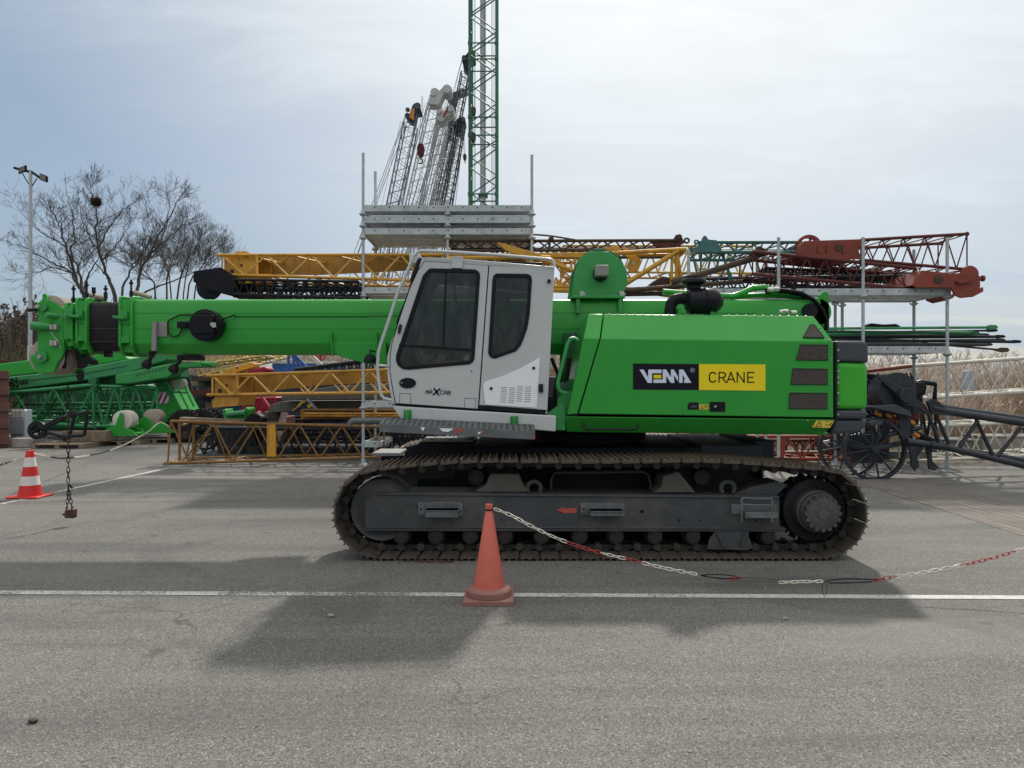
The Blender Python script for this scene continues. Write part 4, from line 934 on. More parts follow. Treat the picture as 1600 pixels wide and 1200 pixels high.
for a, b, m, nm in ((.025,.185,'cone_red','red_band'),(.185,.32,'cone_white','white_band'),(.32,.46,'cone_red','red_band'),(.46,.60,'cone_white','white_band'),(.60,.70,'cone_red','tip')):
    mb = MB(); mb.revolve(c, [(rr(a)+.0,a),(rr(b),b)], 32); mb.build(nm, m, t, smooth=True, angle=30)

def chain(parent, pts, cols, link=.060, wire=.0036, wid=.0115):
    """links laid along a polyline of points; cols: list of (fraction, material, part name)"""
    d = [0]
    for a, b in zip(pts, pts[1:]): d.append(d[-1]+(b-a).length)
    tot = d[-1]; step = link*.80; n = int(tot/step); mbs = {}; k = 0; seg = 0; cur = None; last = None; side0 = V((0,0,1))
    def at(s):
        s = max(0, min(tot, s)); i = 0
        while i < len(d)-2 and d[i+1] < s: i += 1
        return pts[i].lerp(pts[i+1], (s-d[i])/max(1e-9, d[i+1]-d[i]))
    for i in range(n):
        s = (i+.5)*step; f = s/tot
        m, nm = next(((m, nm) for lim, m, nm in cols if f <= lim), (None, None))
        if m is None: continue
        key = next(j for j, cc in enumerate(cols) if f <= cc[0])
        if cur is None or last != key:
            if cur: cur.build(cols[last][2], cols[last][1], parent, smooth=True)
            cur = MB(); last = key
        c = at(s); t = (at(s+.01)-at(s-.01)).normalized(); up = V((0,0,1)) if abs(t.z) < .9 else V((0,1,0))
        w = t.cross(up).normalized(); u = w.cross(t)
        a = math.radians(45 if i % 2 else -45)+random.uniform(-.25,.25); sd = (u*math.cos(a)+w*math.sin(a))
        h = link/2-wid; loop = []
        for j in range(10):
            an = -math.pi/2+math.pi*(j/4 if j < 5 else (j-1)/4)
            x = math.cos(an)*wid+(h if j < 5 else -h); y = math.sin(an)*wid
            loop.append(c+t*x+sd*y)
        cur.tube(loop, wire, 5, closed=True)
    if cur: cur.build(cols[last][2], cols[last][1], parent, smooth=True)
def smoothpts(p, n=8):
    out = []
    for i in range(len(p)-1):
        p0, p1, p2, p3 = p[max(i-1,0)], p[i], p[i+1], p[min(i+2,len(p)-1)]
        for j in range(n):
            t = j/n; out.append(.5*((2*p1)+(-p0+p2)*t+(2*p0-5*p1+4*p2-p3)*t*t+(-p0+3*p1-3*p2+p3)*t**3))
    return out+[p[-1]]
px = ((773,795),(800,806),(830,822),(870,841),(915,857),(960,869),(985,874.5),(1040,888),(1096,898.5))
t = thing('barrier_chain', 'red and white plastic chain hanging from the faded red cone', 'chain', P(773,795,5.6), 'barrier chains')
chain(t, smoothpts([P(x,y,5.6) for x,y in px]), [(.36,'chain_white','white_links'),(.53,'chain_red','red_links'),(.64,'chain_white','white_links'),(.72,'chain_red','red_links'),(1.0,'chain_white','white_links')])
mb = MB(); mb.tube(smoothpts([P(x,y,5.6) for x,y in ((1095,899),(1115,897.5),(1140,899),(1158,903),(1138,904),(1110,902))],4), .0045, 6, closed=True); mb.tube([P(x,y,5.6) for x,y in ((1158,902),(1190,904),(1222,906.5))], .0016, 4); mb.tube([P(x,y,5.6) for x,y in ((1100,901),(1150,908),(1222,909))], .0014, 4); mb.build('cable_tie', 'cable_tie', t, smooth=True)
chain(t, [P(1138,905,5.6),P(1162,902,5.6)], [(1,'chain_red','red_links')])
mb = MB(); mb.tube([P(1141,905,5.6),P(1140,913,5.6),P(1143,905,5.6)], .003, 5); mb.build('cable_tie', 'chain_red', t)
px = ((1218,910),(1250,909),(1292,908))
t = thing('barrier_chain', 'red and white plastic chain rising to the right edge, joined by black cable ties', 'chain', P(1218,910,5.6), 'barrier chains')
chain(t, [P(x,y,5.6) for x,y in px], [(1,'chain_white','white_links')])
mb = MB(); mb.tube(smoothpts([P(x,y,5.6) for x,y in ((1290,907.5),(1320,904.5),(1364,905.5),(1366,908.5),(1330,910.5),(1296,911))],4), .005, 6, closed=True); mb.tube(smoothpts([P(x,y,5.6) for x,y in ((1288,909),(1284.5,918),(1288.5,933),(1292.5,920),(1289,910))],4), .0022, 5); mb.build('cable_tie', 'cable_tie', t, smooth=True)
px = ((1362,907),(1400,901),(1460,891),(1530,877),(1600,857),(1680,828),(1740,800))
chain(t, smoothpts([P(x,y,5.6) for x,y in px]), [(.10,'chain_red','red_links'),(.36,'chain_white','white_links'),(.58,'chain_red','red_links'),(.85,'chain_white','white_links'),(1,'chain_red','red_links')])
Yc = G(47,776.5).y
t = thing('barrier_chain', 'thin red and white chain strung past the striped cone to the left edge', 'chain', P(48,712,Yc), 'barrier chains')
chain(t, smoothpts([P(x,y,Yc) for x,y in ((-90,755),(-30,738),(0,727),(25,718),(42,711))]), [(.55,'chain_white','white_links'),(.8,'chain_rust','dark_links'),(1,'chain_white','white_links')], .09, .0045, .014)
t = thing('barrier_chain', 'thin red and white chain from the striped cone to the far green sheave blocks', 'chain', P(55,710,Yc), 'barrier chains')
pp = [P(x,y,Y) for x,y,Y in ((54,709,Yc),(75,713,Yc+1),(100,716,Yc+2),(135,712,Yc+4),(165,706,Yc+5.5),(200,692,Yc+7),(232,674,Yc+8.5),(250,660,Yc+9.5),(266,668,Yc+9.5))]
chain(t, smoothpts(pp), [(.12,'chain_white','white_links'),(.30,'chain_rust','dark_links'),(.45,'chain_white','white_links'),(.6,'chain_rust','dark_links'),(1,'chain_white','white_links')], .10, .0042, .014)
Yw = 8.5
t = thing('hoist_limit_weight', 'small rust red weight block hanging on a chain just above the asphalt', 'weight', P(107,804,Yw))
pts = [P(106,597,Yw),P(107,680,Yw),P(106.5,760,Yw)]
chain(t, pts, [(1,'chain_rust','chain')], .075, .0052, .015)
for q in ([P(107,760,Yw),P(104.5,794,Yw)],[P(107,760,Yw),P(112.5,794,Yw)]): chain(t, q, [(1,'chain_rust','chain')], .065, .0046, .013)
mb = MB(); mb.prism([(101,797.5),(114.5,797),(114,810),(100.5,809.5)], Yw-.04, Yw+.04); mb.tube([P(98,804,Yw),P(118,804,Yw)], .014, 8)
for x in (104.5,113): mb.tube([P(x,797,Yw),P(x-1.5,794,Yw),P(x,791.5,Yw),P(x+1.5,794,Yw)], .008, 6)
mb.build('weight', 'weight_red', t, bevel=.006)
mb = MB(); mb.tube([P(106,757,Yw),P(110,759,Yw),P(113,763,Yw)], .014, 6); mb.build('shackle', 'chain_rust', t)
for x, y, r, lab in ((517,964,.022,'small grey stone lying on the shaded asphalt below the white line'),(52,1129,.02,'small dark stone on the sunlit asphalt at lower left'),(1226,968,.02,'small flat stone on the sunlit asphalt at lower right')):
    p = G(x,y); mb = MB(); mb.ball(p+V((0,0,r*.5)), r, 1.3, .9, .6, 2)
    for v in mb.bm.verts: v.co += V((random.uniform(-1,1),random.uniform(-1,1),random.uniform(-.5,.5)))*r*.15
    tag(mb.build('stone', 'stone' if y != 1129 else 'rust_brown', smooth=True, angle=30, base=p), lab, 'stone', 'loose stones')
mb = MB()
for i in range(420):
    q = V((random.uniform(-5.5,5.5), random.uniform(2.6,11), .002)); q.x *= q.y/6; r = random.choice((.003,.004,.004,.006,.009)); mb.ball(q, r, random.uniform(.8,1.5), random.uniform(.7,1.2), .7, 1)
tag(mb.build('grit', 'stone'), 'fine loose grit scattered over the asphalt', 'grit', kind='stuff')
p = G(680,877); mb = MB()
for i in range(160):
    q = p+V((random.gauss(0,.11), random.gauss(-.02,.03), .004)); s_ = random.uniform(.004,.013); mb.ball(q, s_, 1.6, 1, .6, 1)
tag(mb.build('rust_debris', 'rust_brown', base=p), 'little heap of rusty dirt in front of the tracks', 'dirt', kind='stuff')

# ================================================================ lattices
def lattice(name, label, cat, A, B, n, rc, rl, m, group=None, m2=None, ends=True, zig=1, root=None, cn='chord'):
    """A, B: four matching corners (front top, front bottom, back bottom, back top) of the two ends"""
    t = root or thing(name, label, cat, A[1], group)
    for a, b in zip(A, B):
        mb = MB(); mb.tube([a, b], rc, 8); mb.build(cn, m, t, smooth=True, angle=50)
    mb = MB()
    for f in range(4):
        a0, a1, b0, b1 = A[f], B[f], A[(f+1)%4], B[(f+1)%4]
        for k in range(n):
            s0, s1 = k/n, (k+1)/n; sm = (s0+s1)/2
            if zig: mb.tube([a0.lerp(a1,s0), b0.lerp(b1,sm)], rl, 5, cap=False); mb.tube([b0.lerp(b1,sm), a0.lerp(a1,s1)], rl, 5, cap=False)
            else: mb.tube([a0.lerp(a1,s0) if k%2 else b0.lerp(b1,s0), b0.lerp(b1,s1) if k%2 else a0.lerp(a1,s1)], rl, 5, cap=False)
        if ends:
            mb.tube([a0,b0], rl, 5); mb.tube([a1,b1], rl, 5)
    mb.build('lacing', m2 or m, t, smooth=True)
    return t
def box4(x0,yt0,yb0,Y0,dep, ref=None):
    a, b = P(x0,yt0,Y0), P(x0,yb0,Y0); d = V((0,dep,0)); return [a, b, b+d, a+d]
def lat_px(name, label, cat, e0, e1, dep, n, rc, rl, m, **k):
    """e = (x, ytop, ybottom, depth)"""
    return lattice(name, label, cat, box4(*e0[:4],dep), box4(*e1[:4],dep), n, rc, rl, m, **k)
SEC = 'boom sections stored in the yard'

# ---- scaffold racks
def rack(label, posts, decks, Yf, dep, loc):
    t = thing('storage_rack', label, 'storage rack', loc, 'galvanised storage racks')
    r = .031
    for x, yt, Y, cols in posts:
        p = P(x, yt, Y); mb = MB(); mb.cyl(V((p.x,Y,.01)), V((p.x,Y,p.z)), r, 12); po = mb.build('post', 'galvanised', t, smooth=True, angle=40)
        mb = MB(); mb.revolve(V((p.x,Y,0)), [(.09,0),(.09,.012),(.045,.02),(.045,.12)], 12); mb.build('base_plate', 'galvanised', po)
        for z in cols:
            mb = MB(); mb.revolve(V((p.x,Y,z)), [(.03,-.05),(.05,-.04),(.085,-.01),(.085,.005),(.05,.02),(.04,.09)], 14); mb.build('collar', 'galvanised', po, smooth=True, angle=30)
    for x0, x1, y, planks in decks:
        a, b = P(x0,y,Yf), P(x1,y,Yf); z = a.z; mb = MB()
        mb.box(a.x+r, b.x-r, Yf-.03, Yf+.02, z-.13, z); mb.box(a.x+r, b.x-r, Yf+dep-.02, Yf+dep+.03, z-.13, z)
        n = max(1, round((b.x-a.x)/1.7))
        for k in range(n+1):
            xx = a.x+(b.x-a.x)*k/n; mb.box(xx-.028, xx+.028, Yf+.021, Yf+dep-.021, z-.12, z-.02)
        d = mb.build('deck_beam', 'galvanised', t)
        mb = MB()
        for k in range(max(1, int((b.x-a.x)/.31))):
            xx = a.x+.25+k*.31
            if xx < b.x-.1: mb.cyl(V((xx, Yf-.0315, z-.05)), V((xx, Yf-.029, z-.05)), .016, 8)
        mb.build('bolt_holes', 'black_rubber', d)
        if planks:
            mb = MB(); w = (dep-.08)/planks; gp = .075
            for k in range(planks):
                y0, y1 = Yf+.045+k*w, Yf+.045+(k+1)*w-gp; mb.box(a.x+.04, b.x-.04, y0, y1, z-.085, z-.045)
                mb.box(a.x+.04, b.x-.04, y0, y0+.02, z-.115, z-.086); mb.box(a.x+.04, b.x-.04, y1-.02, y1, z-.115, z-.086)
                m_ = int((b.x-a.x)/.31)
                for j in range(m_+1):
                    xx = a.x+.05+j*(b.x-a.x-.1)/m_; mb.box(xx-.012, xx+.012, y0+.021, y1-.021, z-.11, z-.086)
            mb.build('deck_planks', 'galvanised_bounce_lit', t)
    return t
zd = lambda y, Y: CH+(600-y)*Y/F
YL, DL = 15.0, 1.4
cz = [zd(334.5,YL), zd(353,YL), zd(371.5,YL)]; cl = [zd(462,YL), zd(637,YL)]
rack('tall galvanised storage rack with three stacked decks above the grey cab',
     [(567.5,239,YL,cz+cl),(699.5,314,YL,cz+cl),(831,242,YL,cz+cl),(586.5,268,YL+DL,[zd(389,YL+DL)]+cl),(707,330,YL+DL,cl),(827,330,YL+DL,cl)],
     [(567.5,831,321,3),(567.5,831,339,3),(567.5,831,357,3),(567.5,831,449,3),(567.5,831,627,0),(567.5,594,689,0)], YL, DL, P(567.5,725,YL))
YR, DR = 13.8, 1.2
cr_ = [zd(463,YR), zd(553,YR)]
rack('galvanised storage rack at right loaded with red lattice booms and pendant bars',
     [(1480,371,YR,cr_),(1348.5,371,YR,cr_),(1216.5,371,YR,cr_),(1076,390,YR+.2,[]),(1428,390,YR+DR,[zd(474,YR+DR),zd(558,YR+DR)]),(1305,405,YR+DR,[zd(474,YR+DR)]),(1316,405,YR+DR+.3,[zd(474,YR+DR)]),(1183,392,YR+DR,[]),(1197,398,YR+DR,[])],
     [(1085,1480,451,3),(1216,1480,541,3)], YR, DR, P(1480,737,YR))

# ---- yellow sections on the left rack
def plate(mb, q, Y, th): mb.prism(q, Y, Y+th)
def yellow_section(label, e0, e1, dep, n, head, rearplate, tail, m='yellow_steel', shine=True, loc=None):
    t = lat_px('boom_section', label, 'boom section', e0, e1, dep, n, .032, .02, m, group=SEC, m2='yellow_brace')
    x0, yt, yb, Y0 = e0
    mb = MB(); mb.prism([(x0+1,yt+1),(x0+head,yt),(x0+head,yb),(x0+1,yb)], Y0+.08, Y0+.1, Y0); mb.prism([(x0+1,yt+1),(x0+head,yt),(x0+head,yb),(x0+1,yb)], Y0+dep-.1, Y0+dep-.08, Y0)
    mb.prism([(x0+2,yt+1),(x0+head,yt),(x0+head,yt+1.5),(x0+2,yt+2.5)], Y0+.11, Y0+dep-.11, Y0)
    mb.build('head_plate', m, t)
    mb = MB(); mb.ycyl(x0+head*.52, (yt+yb)/2, Y0+.075, Y0+.08, 2.2, 12, Y0); mb.ycyl(x0+head*.25, yb-6, Y0+.076, Y0+.08, 3.5, 14, Y0); mb.build('plate_hole', 'rust_brown', t)
    mb = MB(); mb.prism(rearplate, Y0+dep-.06, Y0+dep-.03, Y0+dep*.9); mb.build('web_plate', 'yellow_web', t)
    mb = MB(); mb.prism(tail, Y0+.02, Y0+.06, Y0); mb.prism(tail, Y0+dep-.1, Y0+dep-.06, Y0); mb.build('lug_plate', m, t)
    mb = MB()
    for y in (yt, yb):
        for d in (0, dep): a = P(x0, y, Y0)+V((0,d,0)); mb.tube([a, a+V((-.12,0,0))], [.04,.03], 8)
    mb.build('chord_end', m, t, smooth=True)
    mb = MB(); p = P((e0[0]+e1[0])/2, (e0[2]+e1[2])/2, Y0)
    mb.prism([(x0+head-1,yt),(x0+head+1.5,yt),(x0+head+1.5,yb),(x0+head-1,yb)], Y0-.03, Y0+.03, Y0); mb.build('batten', m, t)
    return t
t = yellow_section('long yellow lattice boom section on the upper deck, its solid head end sticking out left', (347,398.5,429,15.05), (905,397.5,446,15.05), 1.05, 8, 54,
    [(402,400),(640,399),(860,400),(860,424),(640,422),(500,429),(402,429)], [(345,430),(402,432),(400,442),(352,443),(344,438)])
mb = MB(); mb.prism([(366,398),(368,394.5),(374,392.5),(384,392.5),(390,395),(394,398)], 15.3, 15.8, 15.3); mb.build('sheave_guard', 'yellow_steel', t)
yellow_section('weathered yellow lattice boom section below the green telescopic boom', (332,587,617,15.05), (700,575,613,15.05), 1.05, 6, 38,
    [(372,588),(640,577),(640,595),(500,602),(372,616)], [(330,628),(337,618),(375,617),(371,634),(332,637)], 'yellow_dull')
# low trellis standing on the asphalt
A = [P(267,658,15.0), P(262,724,15.0)]; A += [P(303,661,16.2), P(290,716,16.2)]
A = [A[0], A[1], A[3], A[2]]
B = [P(600,667,15.2), P(600,714,15.2), P(600,709,16.4), P(600,666,16.4)]
t = lattice('boom_section', 'rusty yellow lattice section standing on the asphalt behind the tracks', 'boom section', A, B, 5, .029, .019, 'rusty_yellow', group=SEC)
mb = MB(); mb.prism([(418,663),(431,663),(431,713),(418,713)], 15.06, 15.12, 15.1); mb.build('batten_plate', 'yellow_steel', t)
mb = MB(); mb.tube([P(280.5,660,15.02),P(280.5,720,15.02)], .03, 6); mb.tube([P(256,725,15.0),P(268,724,15.0)], .045, 8); mb.tube([P(285,664,15.02),P(303,660,15.6),P(301,718,15.6)], .026, 6); mb.build('end_post', 'rusty_yellow', t)
mb = MB(); mb.prism([(283,675),(292,674),(292,684),(283,686)], 15.1, 15.3, 15.1); mb.build('identity_plate', 'rust_brown', t)
mb = MB(); mb.prism([(280,652),(376,656),(376,659),(280,656.5)], 15.3, 15.5, 15.3); tag(mb.build('timber_beam', 'timber', base=P(280,656,15.3)), 'dark timber beam lying on the rusty yellow lattice', 'timber')
t = lat_px('boom_section', 'brown and yellow lattice section lying flat behind the rusty trellis', 'boom section', (474,641,653,16.6), (760,641,654,16.6), 1.1, 10, .034, .018, 'rusty_yellow', group=SEC)
mb = MB(); mb.prism([(470,640),(477,640),(477,655),(470,655)], 16.58, 17.7, 16.58); mb.build('end_plate', 'yellow_dull', t)
t = lat_px('boom_section', 'brown lattice section with narrow yellow chords under the left rack', 'boom section', (476,646.5,650,16.3), (760,647,651,16.3), .2, 12, .02, .012, 'yellow_dull', group=SEC)
# pipe with a bend
mb = MB(); mb.tube(smoothpts([P(x,y,14.6) for x,y in ((546,664),(550,658.5),(558,657.5),(600,657.5),(700,659))],5), .065, 14); tag(mb.build('pipe', 'galvanised_dull', smooth=True, base=P(600,657,14.6)), 'grey bent pipe lying behind the left rack post', 'pipe')
# black sections on the ground and on the rack
for e0, e1, lab in (((305,668,712,16.9),(760,674,712,16.9),'black lattice section on the ground behind the rusty yellow one'),((330,672,706,18.6),(760,668,704,18.6),'black lattice section farther back on the ground under the rack')):
    lat_px('boom_section', lab, 'boom section', e0, e1, 1.0, 16, .05, .028, 'dark_steel', group=SEC)
mb = MB(); mb.prism([(340,700),(600,700),(600,708),(340,710)], 16.95, 18.3, 16.95); tag(mb.build('steel_beam', 'dark_steel', base=P(340,710,16.95)), 'long dark steel beam lying between the ground lattices', 'beam')
def spoked(name, label, cat, c, R, m, w=.08, spokes=8, root=None, hub=None, ax=V((0,1,0)), rim=.05, srad=.02, group=None):
    t = root or thing(name, label, cat, c, group); ax = V(ax).normalized(); u = ax.cross(V((0,0,1))).normalized(); v = V((0,0,1))
    mb = MB(); n = 40
    for s0, s1, ra, rb in ((0,1,R,R-rim),):
        A_ = [[mb.bm.verts.new(c+ax*(o*w/2)+(u*math.cos(2*math.pi*k/n)+v*math.sin(2*math.pi*k/n))*r_) for k in range(n)] for o, r_ in ((-1,ra),(1,ra),(1,rb),(-1,rb))]
        for i in range(4):
            for k in range(n): mb.bm.faces.new([A_[i][k],A_[i][(k+1)%n],A_[(i+1)%4][(k+1)%n],A_[(i+1)%4][k]])
    w_ = mb.build('rim', m, t, smooth=True, angle=40)
    mb = MB(); mb.cyl(c-ax*w*.8, c+ax*w*.8, R*.13, 16)
    for k in range(spokes):
        a = 2*math.pi*(k+.3)/spokes; mb.tube([c+(u*math.cos(a)+v*math.sin(a))*R*.1, c+(u*math.cos(a)+v*math.sin(a))*(R-rim*.5)], srad, 6)
    mb.build('spokes', hub or m, t, smooth=True)
    return t
t = spoked('sheave', 'black spoked sheave wheel inside the rusty yellow trellis', 'sheave', P(322,683,16.4), .30, 'black_paint', .1, 5)
# black boom tip on the upper deck
t = lat_px('boom_section', 'black lattice boom section under the long yellow one, solid tip at left', 'boom section', (365,437,459,14.9), (560,440,466,14.9), .95, 12, .03, .017, 'black_paint', group=SEC)
mb = MB()
q = [(304,424),(346,418),(375,436),(366,460),(347,457.5),(318,450),(303,440)]
mb.prism(q, 14.95, 15.0, 15.0); mb.prism(q, 15.8, 15.85, 15.0); mb.prism([(306,426),(346,420),(346,424),(306,430)], 15.001, 15.799, 15.0); mb.build('tip_plate', 'black_gloss', t, bevel=.01)
c = P(327,450,15.3); mb = MB()
mb.revolve(V((c.x,15.25,c.z)), [(.03,0),(.23,0),(.26,.01),(.22,.05),(.26,.09),(.23,.1),(.03,.1)], 32, (0,1,0)); mb.build('tip_sheave', 'black_paint', t, smooth=True, angle=30)
mb = MB()
for k in range(3):
    x = 450+k*48; mb.prism([(x,440),(x+5,439),(x+6,450),(x+3,453),(x-1,448)], 14.85, 14.95, 14.9)
mb.build('hanging_strap', 'black_rubber', t)
lat_px('boom_section', 'black lattice section lying flat on the left rack deck', 'boom section', (365,452,463,15.95), (860,452,461,15.95), .3, 26, .03, .02, 'dark_steel', group=SEC)

# ---- right of the cab, above the hood
lat_px('boom_section', 'rust brown lattice boom section on top of the pile above the hood', 'boom section', (700,377,392,15.1), (1062,375.5,390,15.1), .9, 9, .034, .018, 'rust_brown', group=SEC)
t = [o for o in COL.objects if o.get('label','').startswith('rust brown lattice boom section on top')][0]
mb = MB(); mb.prism([(1018,378),(1052,374),(1057,366.5),(1062,366.5),(1067,373),(1069,380),(1056,386),(1030,388)], 15.1, 15.2, 15.1); mb.build('end_plate', 'red_dark', t)
mb = MB(); mb.prism([(1057,369),(1061,366),(1065,369),(1065,373),(1058,374)], 15.05, 15.1, 15.1)
p = P(1073,376,15.1); mb.tube([p+V((.05*math.cos(a),0,.05*math.sin(a))) for a in [i*math.pi/5 for i in range(10)]], .022, 6, closed=True)
mb.tube(smoothpts([P(x,y,15.1) for x,y in ((832,366.5),(850,367.5),(870,370),(900,375))],4), .02, 6); mb.ball(P(861,374,15.1), .07, sub=1); mb.tube([P(859,374,15.1),P(858,390,15.1)], .03, 6); mb.build('eye', 'rust_brown', t, smooth=True)
# yellow jib frame
t = thing('jib_frame', 'yellow tubular jib frame with triangular plates behind the winch', 'crane jib', P(1050,455,14.6))
mb = MB(); mb.tube([P(935,397,14.6),P(1072,389.5,14.6)], .045, 10); mb.tube([P(980,399,15.4),P(1060,398,15.4)], .035, 8); mb.tube([P(975,445,14.6),P(1060,392,14.6)], .05, 10); mb.tube([P(962,449,14.6),P(1050,462,14.6)], .05, 10); mb.tube([P(962,452,15.2),P(1068,463,15.2)], .04, 8); mb.build('tube_chord', 'yellow_steel', t, smooth=True)
mb = MB(); 
for a_, b_ in (((1050,400),(1049,456)),((1057,394),(1058,456)),((1058,393),(1068,458))): mb.tube([P(*a_,14.62),P(*b_,14.62)], .03, 6)
mb.prism([(1055,396),(1068,391),(1070,396),(1061,404),(1062,440),(1066,457),(1056,457),(1056,410)], 14.65, 14.7, 14.6); mb.build('upright', 'yellow_steel', t, smooth=True, angle=30)
mb = MB(); mb.prism([(973,386),(976,399),(984,405),(978,417),(985,425),(996,424),(1001,412),(1001,404),(988,396),(978,386)], 14.8, 14.85, 14.8); mb.prism([(944,388),(966,385.5),(968,390),(970,392),(945,394)], 14.7, 14.9, 14.8); mb.prism([(921,391),(940,390),(960,393),(960,396),(921,396)], 14.6, 14.9, 14.6); mb.build('gusset_plate', 'yellow_steel', t, bevel=.005)
mb = MB(); mb.ycyl(989.5,411,14.79,14.8,2.6,14); mb.build('plate_hole', 'pale_steel', t)
t = thing('jib_frame', 'yellow lattice jib with a flat beam and hook plate just right of the cab roof', 'crane jib', P(880,455,14.6))
mb = MB(); mb.prism([(838,395),(925,394),(925,402),(838,402)], 14.6, 14.8, 14.6); mb.prism([(865,402),(872,404),(886,415),(884,418),(880,430),(877,446),(874,446),(877,428),(876,415),(862,405)], 14.62, 14.68, 14.6); mb.prism([(776,379),(782,379),(820,390),(845,397),(852,409),(820,402),(790,391)], 14.3, 14.4, 14.3); mb.build('hook_plate', 'yellow_steel', t, bevel=.006)
mb = MB(); mb.tube([P(836,401,14.5),P(900,425,14.5)], .045, 8); mb.tube([P(700,403,14.5),P(860,402,14.5)], .04, 8); mb.tube([P(860,448,14.6),P(900,448,14.6)], .045, 8); mb.tube([P(860,453.5,14.6),P(900,453.5,14.6)], .05, 8); mb.tube([P(876,447,14.6),P(897,429,14.6)], .03, 6); mb.tube([P(868,434,14.6),P(876,448,14.6)], .03, 6); mb.tube([P(884,432,14.6),P(894,448,14.6)], .03, 6); mb.build('tube_chord', 'yellow_steel', t, smooth=True)
mb = MB(); mb.ycyl(876,398,14.59,14.6,1.6,10); mb.build('plate_hole', 'pale_steel', t)
# second pale lattice behind, seen at 1060-1180
lat_px('boom_section', 'pale yellow lattice section far behind the teal one', 'boom section', (880,384,424,16.8), (1176,384.5,427,16.8), .9, 9, .03, .02, 'pale_yellow', group=SEC)
# teal section
t = lat_px('boom_section', 'teal green lattice boom section with a solid end plate', 'boom section', (1092,378.5,394,14.3), (1252,378.5,394,14.3), .9, 4, .035, .018, 'teal_steel', group=SEC)
mb = MB(); mb.prism([(1079,395),(1092,384),(1096,374),(1099,369),(1102,369),(1106,375),(1119,376),(1128,395)], 14.25, 14.3, 14.3); mb.build('end_plate', 'teal_steel', t, bevel=.005)
mb = MB(); p = P(1088,378,14.3); mb.tube([p+V((.035*math.cos(a),0,.035*math.sin(a))) for a in [i*math.pi/5 for i in range(10)]], .02, 6, closed=True)
for a_, b_ in (((1082,396),(1090,432)),((1112,395),(1104,432)),((1126,395),(1118,425)),((1124,390),(1147,442)),((1129,392),(1142,445)),((1096,395),(1094,440)),((1150,396),(1120,440)),((1094,420),(1105,420))): mb.tube([P(*a_,14.4),P(*b_,14.4)], .022, 5)
mb.build('stay', 'teal_steel', t, smooth=True)
# red oxide booms
t = lat_px('boom_section', 'red lattice boom section on the top deck with a big round sheave on its plate', 'boom section', (1345,375,406,13.95), (1511,365.5,421,13.95), .95, 5, .032, .014, 'red_dark', group=SEC)
mb = MB(); q = [(1246,385),(1256,377),(1345,374),(1346,383),(1342,387),(1341,394),(1346,405),(1330,405),(1322,408),(1300,406),(1262,401),(1243,396)]
mb.prism(q, 13.92, 13.97, 13.95); mb.prism(q, 14.7, 14.75, 13.95); mb.prism([(1256,377),(1345,374),(1345,376),(1256,379)], 13.971, 14.699, 13.95); mb.build('head_plate', 'red_oxide', t, bevel=.006)
mb = MB(); mb.ycyl(1308.5,387,13.905,13.92,5.5,20,13.95)
mb.build('plate_hole', 'rust_brown', t)
mb = MB()
for x in (1277,1291,1316): mb.prism([(x,383),(x+3,383),(x+3,395),(x,395)], 13.89, 13.92, 13.92)
mb.build('plate_rib', 'red_oxide', t)
spoked('sheave', '', '', P(1263,388,14.3), .265, 'red_oxide', .1, 6, root=t, rim=.06, srad=.025)
mb = MB(); p = P(1511,365.5,13.95); 
for pp_ in (p, P(1470,380,14.7)): mb.tube([pp_+V((.028*math.cos(a),0,.028*math.sin(a))) for a in [i*math.pi/5 for i in range(10)]], .02, 6, closed=True)
mb.build('eye', 'red_dark', t, smooth=True)
t = lat_px('boom_section', 'red lattice boom section below it with a thick red tip jutting past the right post', 'boom section', (1176,393,428,13.9), (1430,419,452,13.9), .8, 9, .036, .014, 'red_dark', group=SEC)
mb = MB(); q = [(1424,446),(1432,430),(1438,423),(1470,426),(1486,428),(1500,427),(1520,430),(1529,432),(1529,452),(1534,449),(1534,456),(1524,461),(1500,466),(1490,462),(1484,450),(1430,450)]
mb.prism(q, 13.6, 13.65, 13.65); mb.prism(q, 14.5, 14.55, 13.65); mb.prism([(1424,446),(1438,423),(1486,428),(1529,432),(1529,434),(1486,431),(1440,426),(1428,446)], 13.651, 14.499, 13.65)
mb.build('tip_plate', 'red_oxide', t, bevel=.006)
mb = MB(); mb.ycyl(1464,437,13.585,13.6,7,20,13.65); mb.build('plate_hole', 'rust_brown', t)
mb = MB(); mb.cyl(P(1528,435,13.7), P(1537,435,13.7), .035, 12); mb.cyl(P(1534,435,13.7), P(1537,435,13.7), .06, 14); mb.revolve(V((P(1509,430,14).x,13.85,P(1509,430,14).z)), [(.03,0),(.16,0),(.17,.02),(.15,.05),(.17,.08),(.03,.09)], 26, (0,1,0)); mb.prism([(1492,440),(1512,433),(1515,440),(1497,444)], 13.55, 13.6, 13.6); mb.tube([P(1500,465,13.6),P(1520,463,13.6),P(1533,456,13.6),P(1534,449,13.6)], .012, 6); mb.build('tip_sheave', 'red_oxide', t, smooth=True, angle=30)
t = thing('pipe_strut', 'long dark rusty strut slanting over the air filter', 'strut', P(1060,441,14.0))
mb = MB(); mb.tube([P(1050,441,14.0),P(1085,432,14.0),P(1168,406.5,14.0),P(1178,404,14.0)], .062, 10); mb.build('tube', 'rust_brown', t, smooth=True)
mb = MB(); mb.prism([(1172,398),(1182,386),(1186,385),(1200,393),(1196,399),(1186,404),(1175,404)], 13.95, 14.05, 14.0); mb.build('end_fork', 'rust_brown', t)
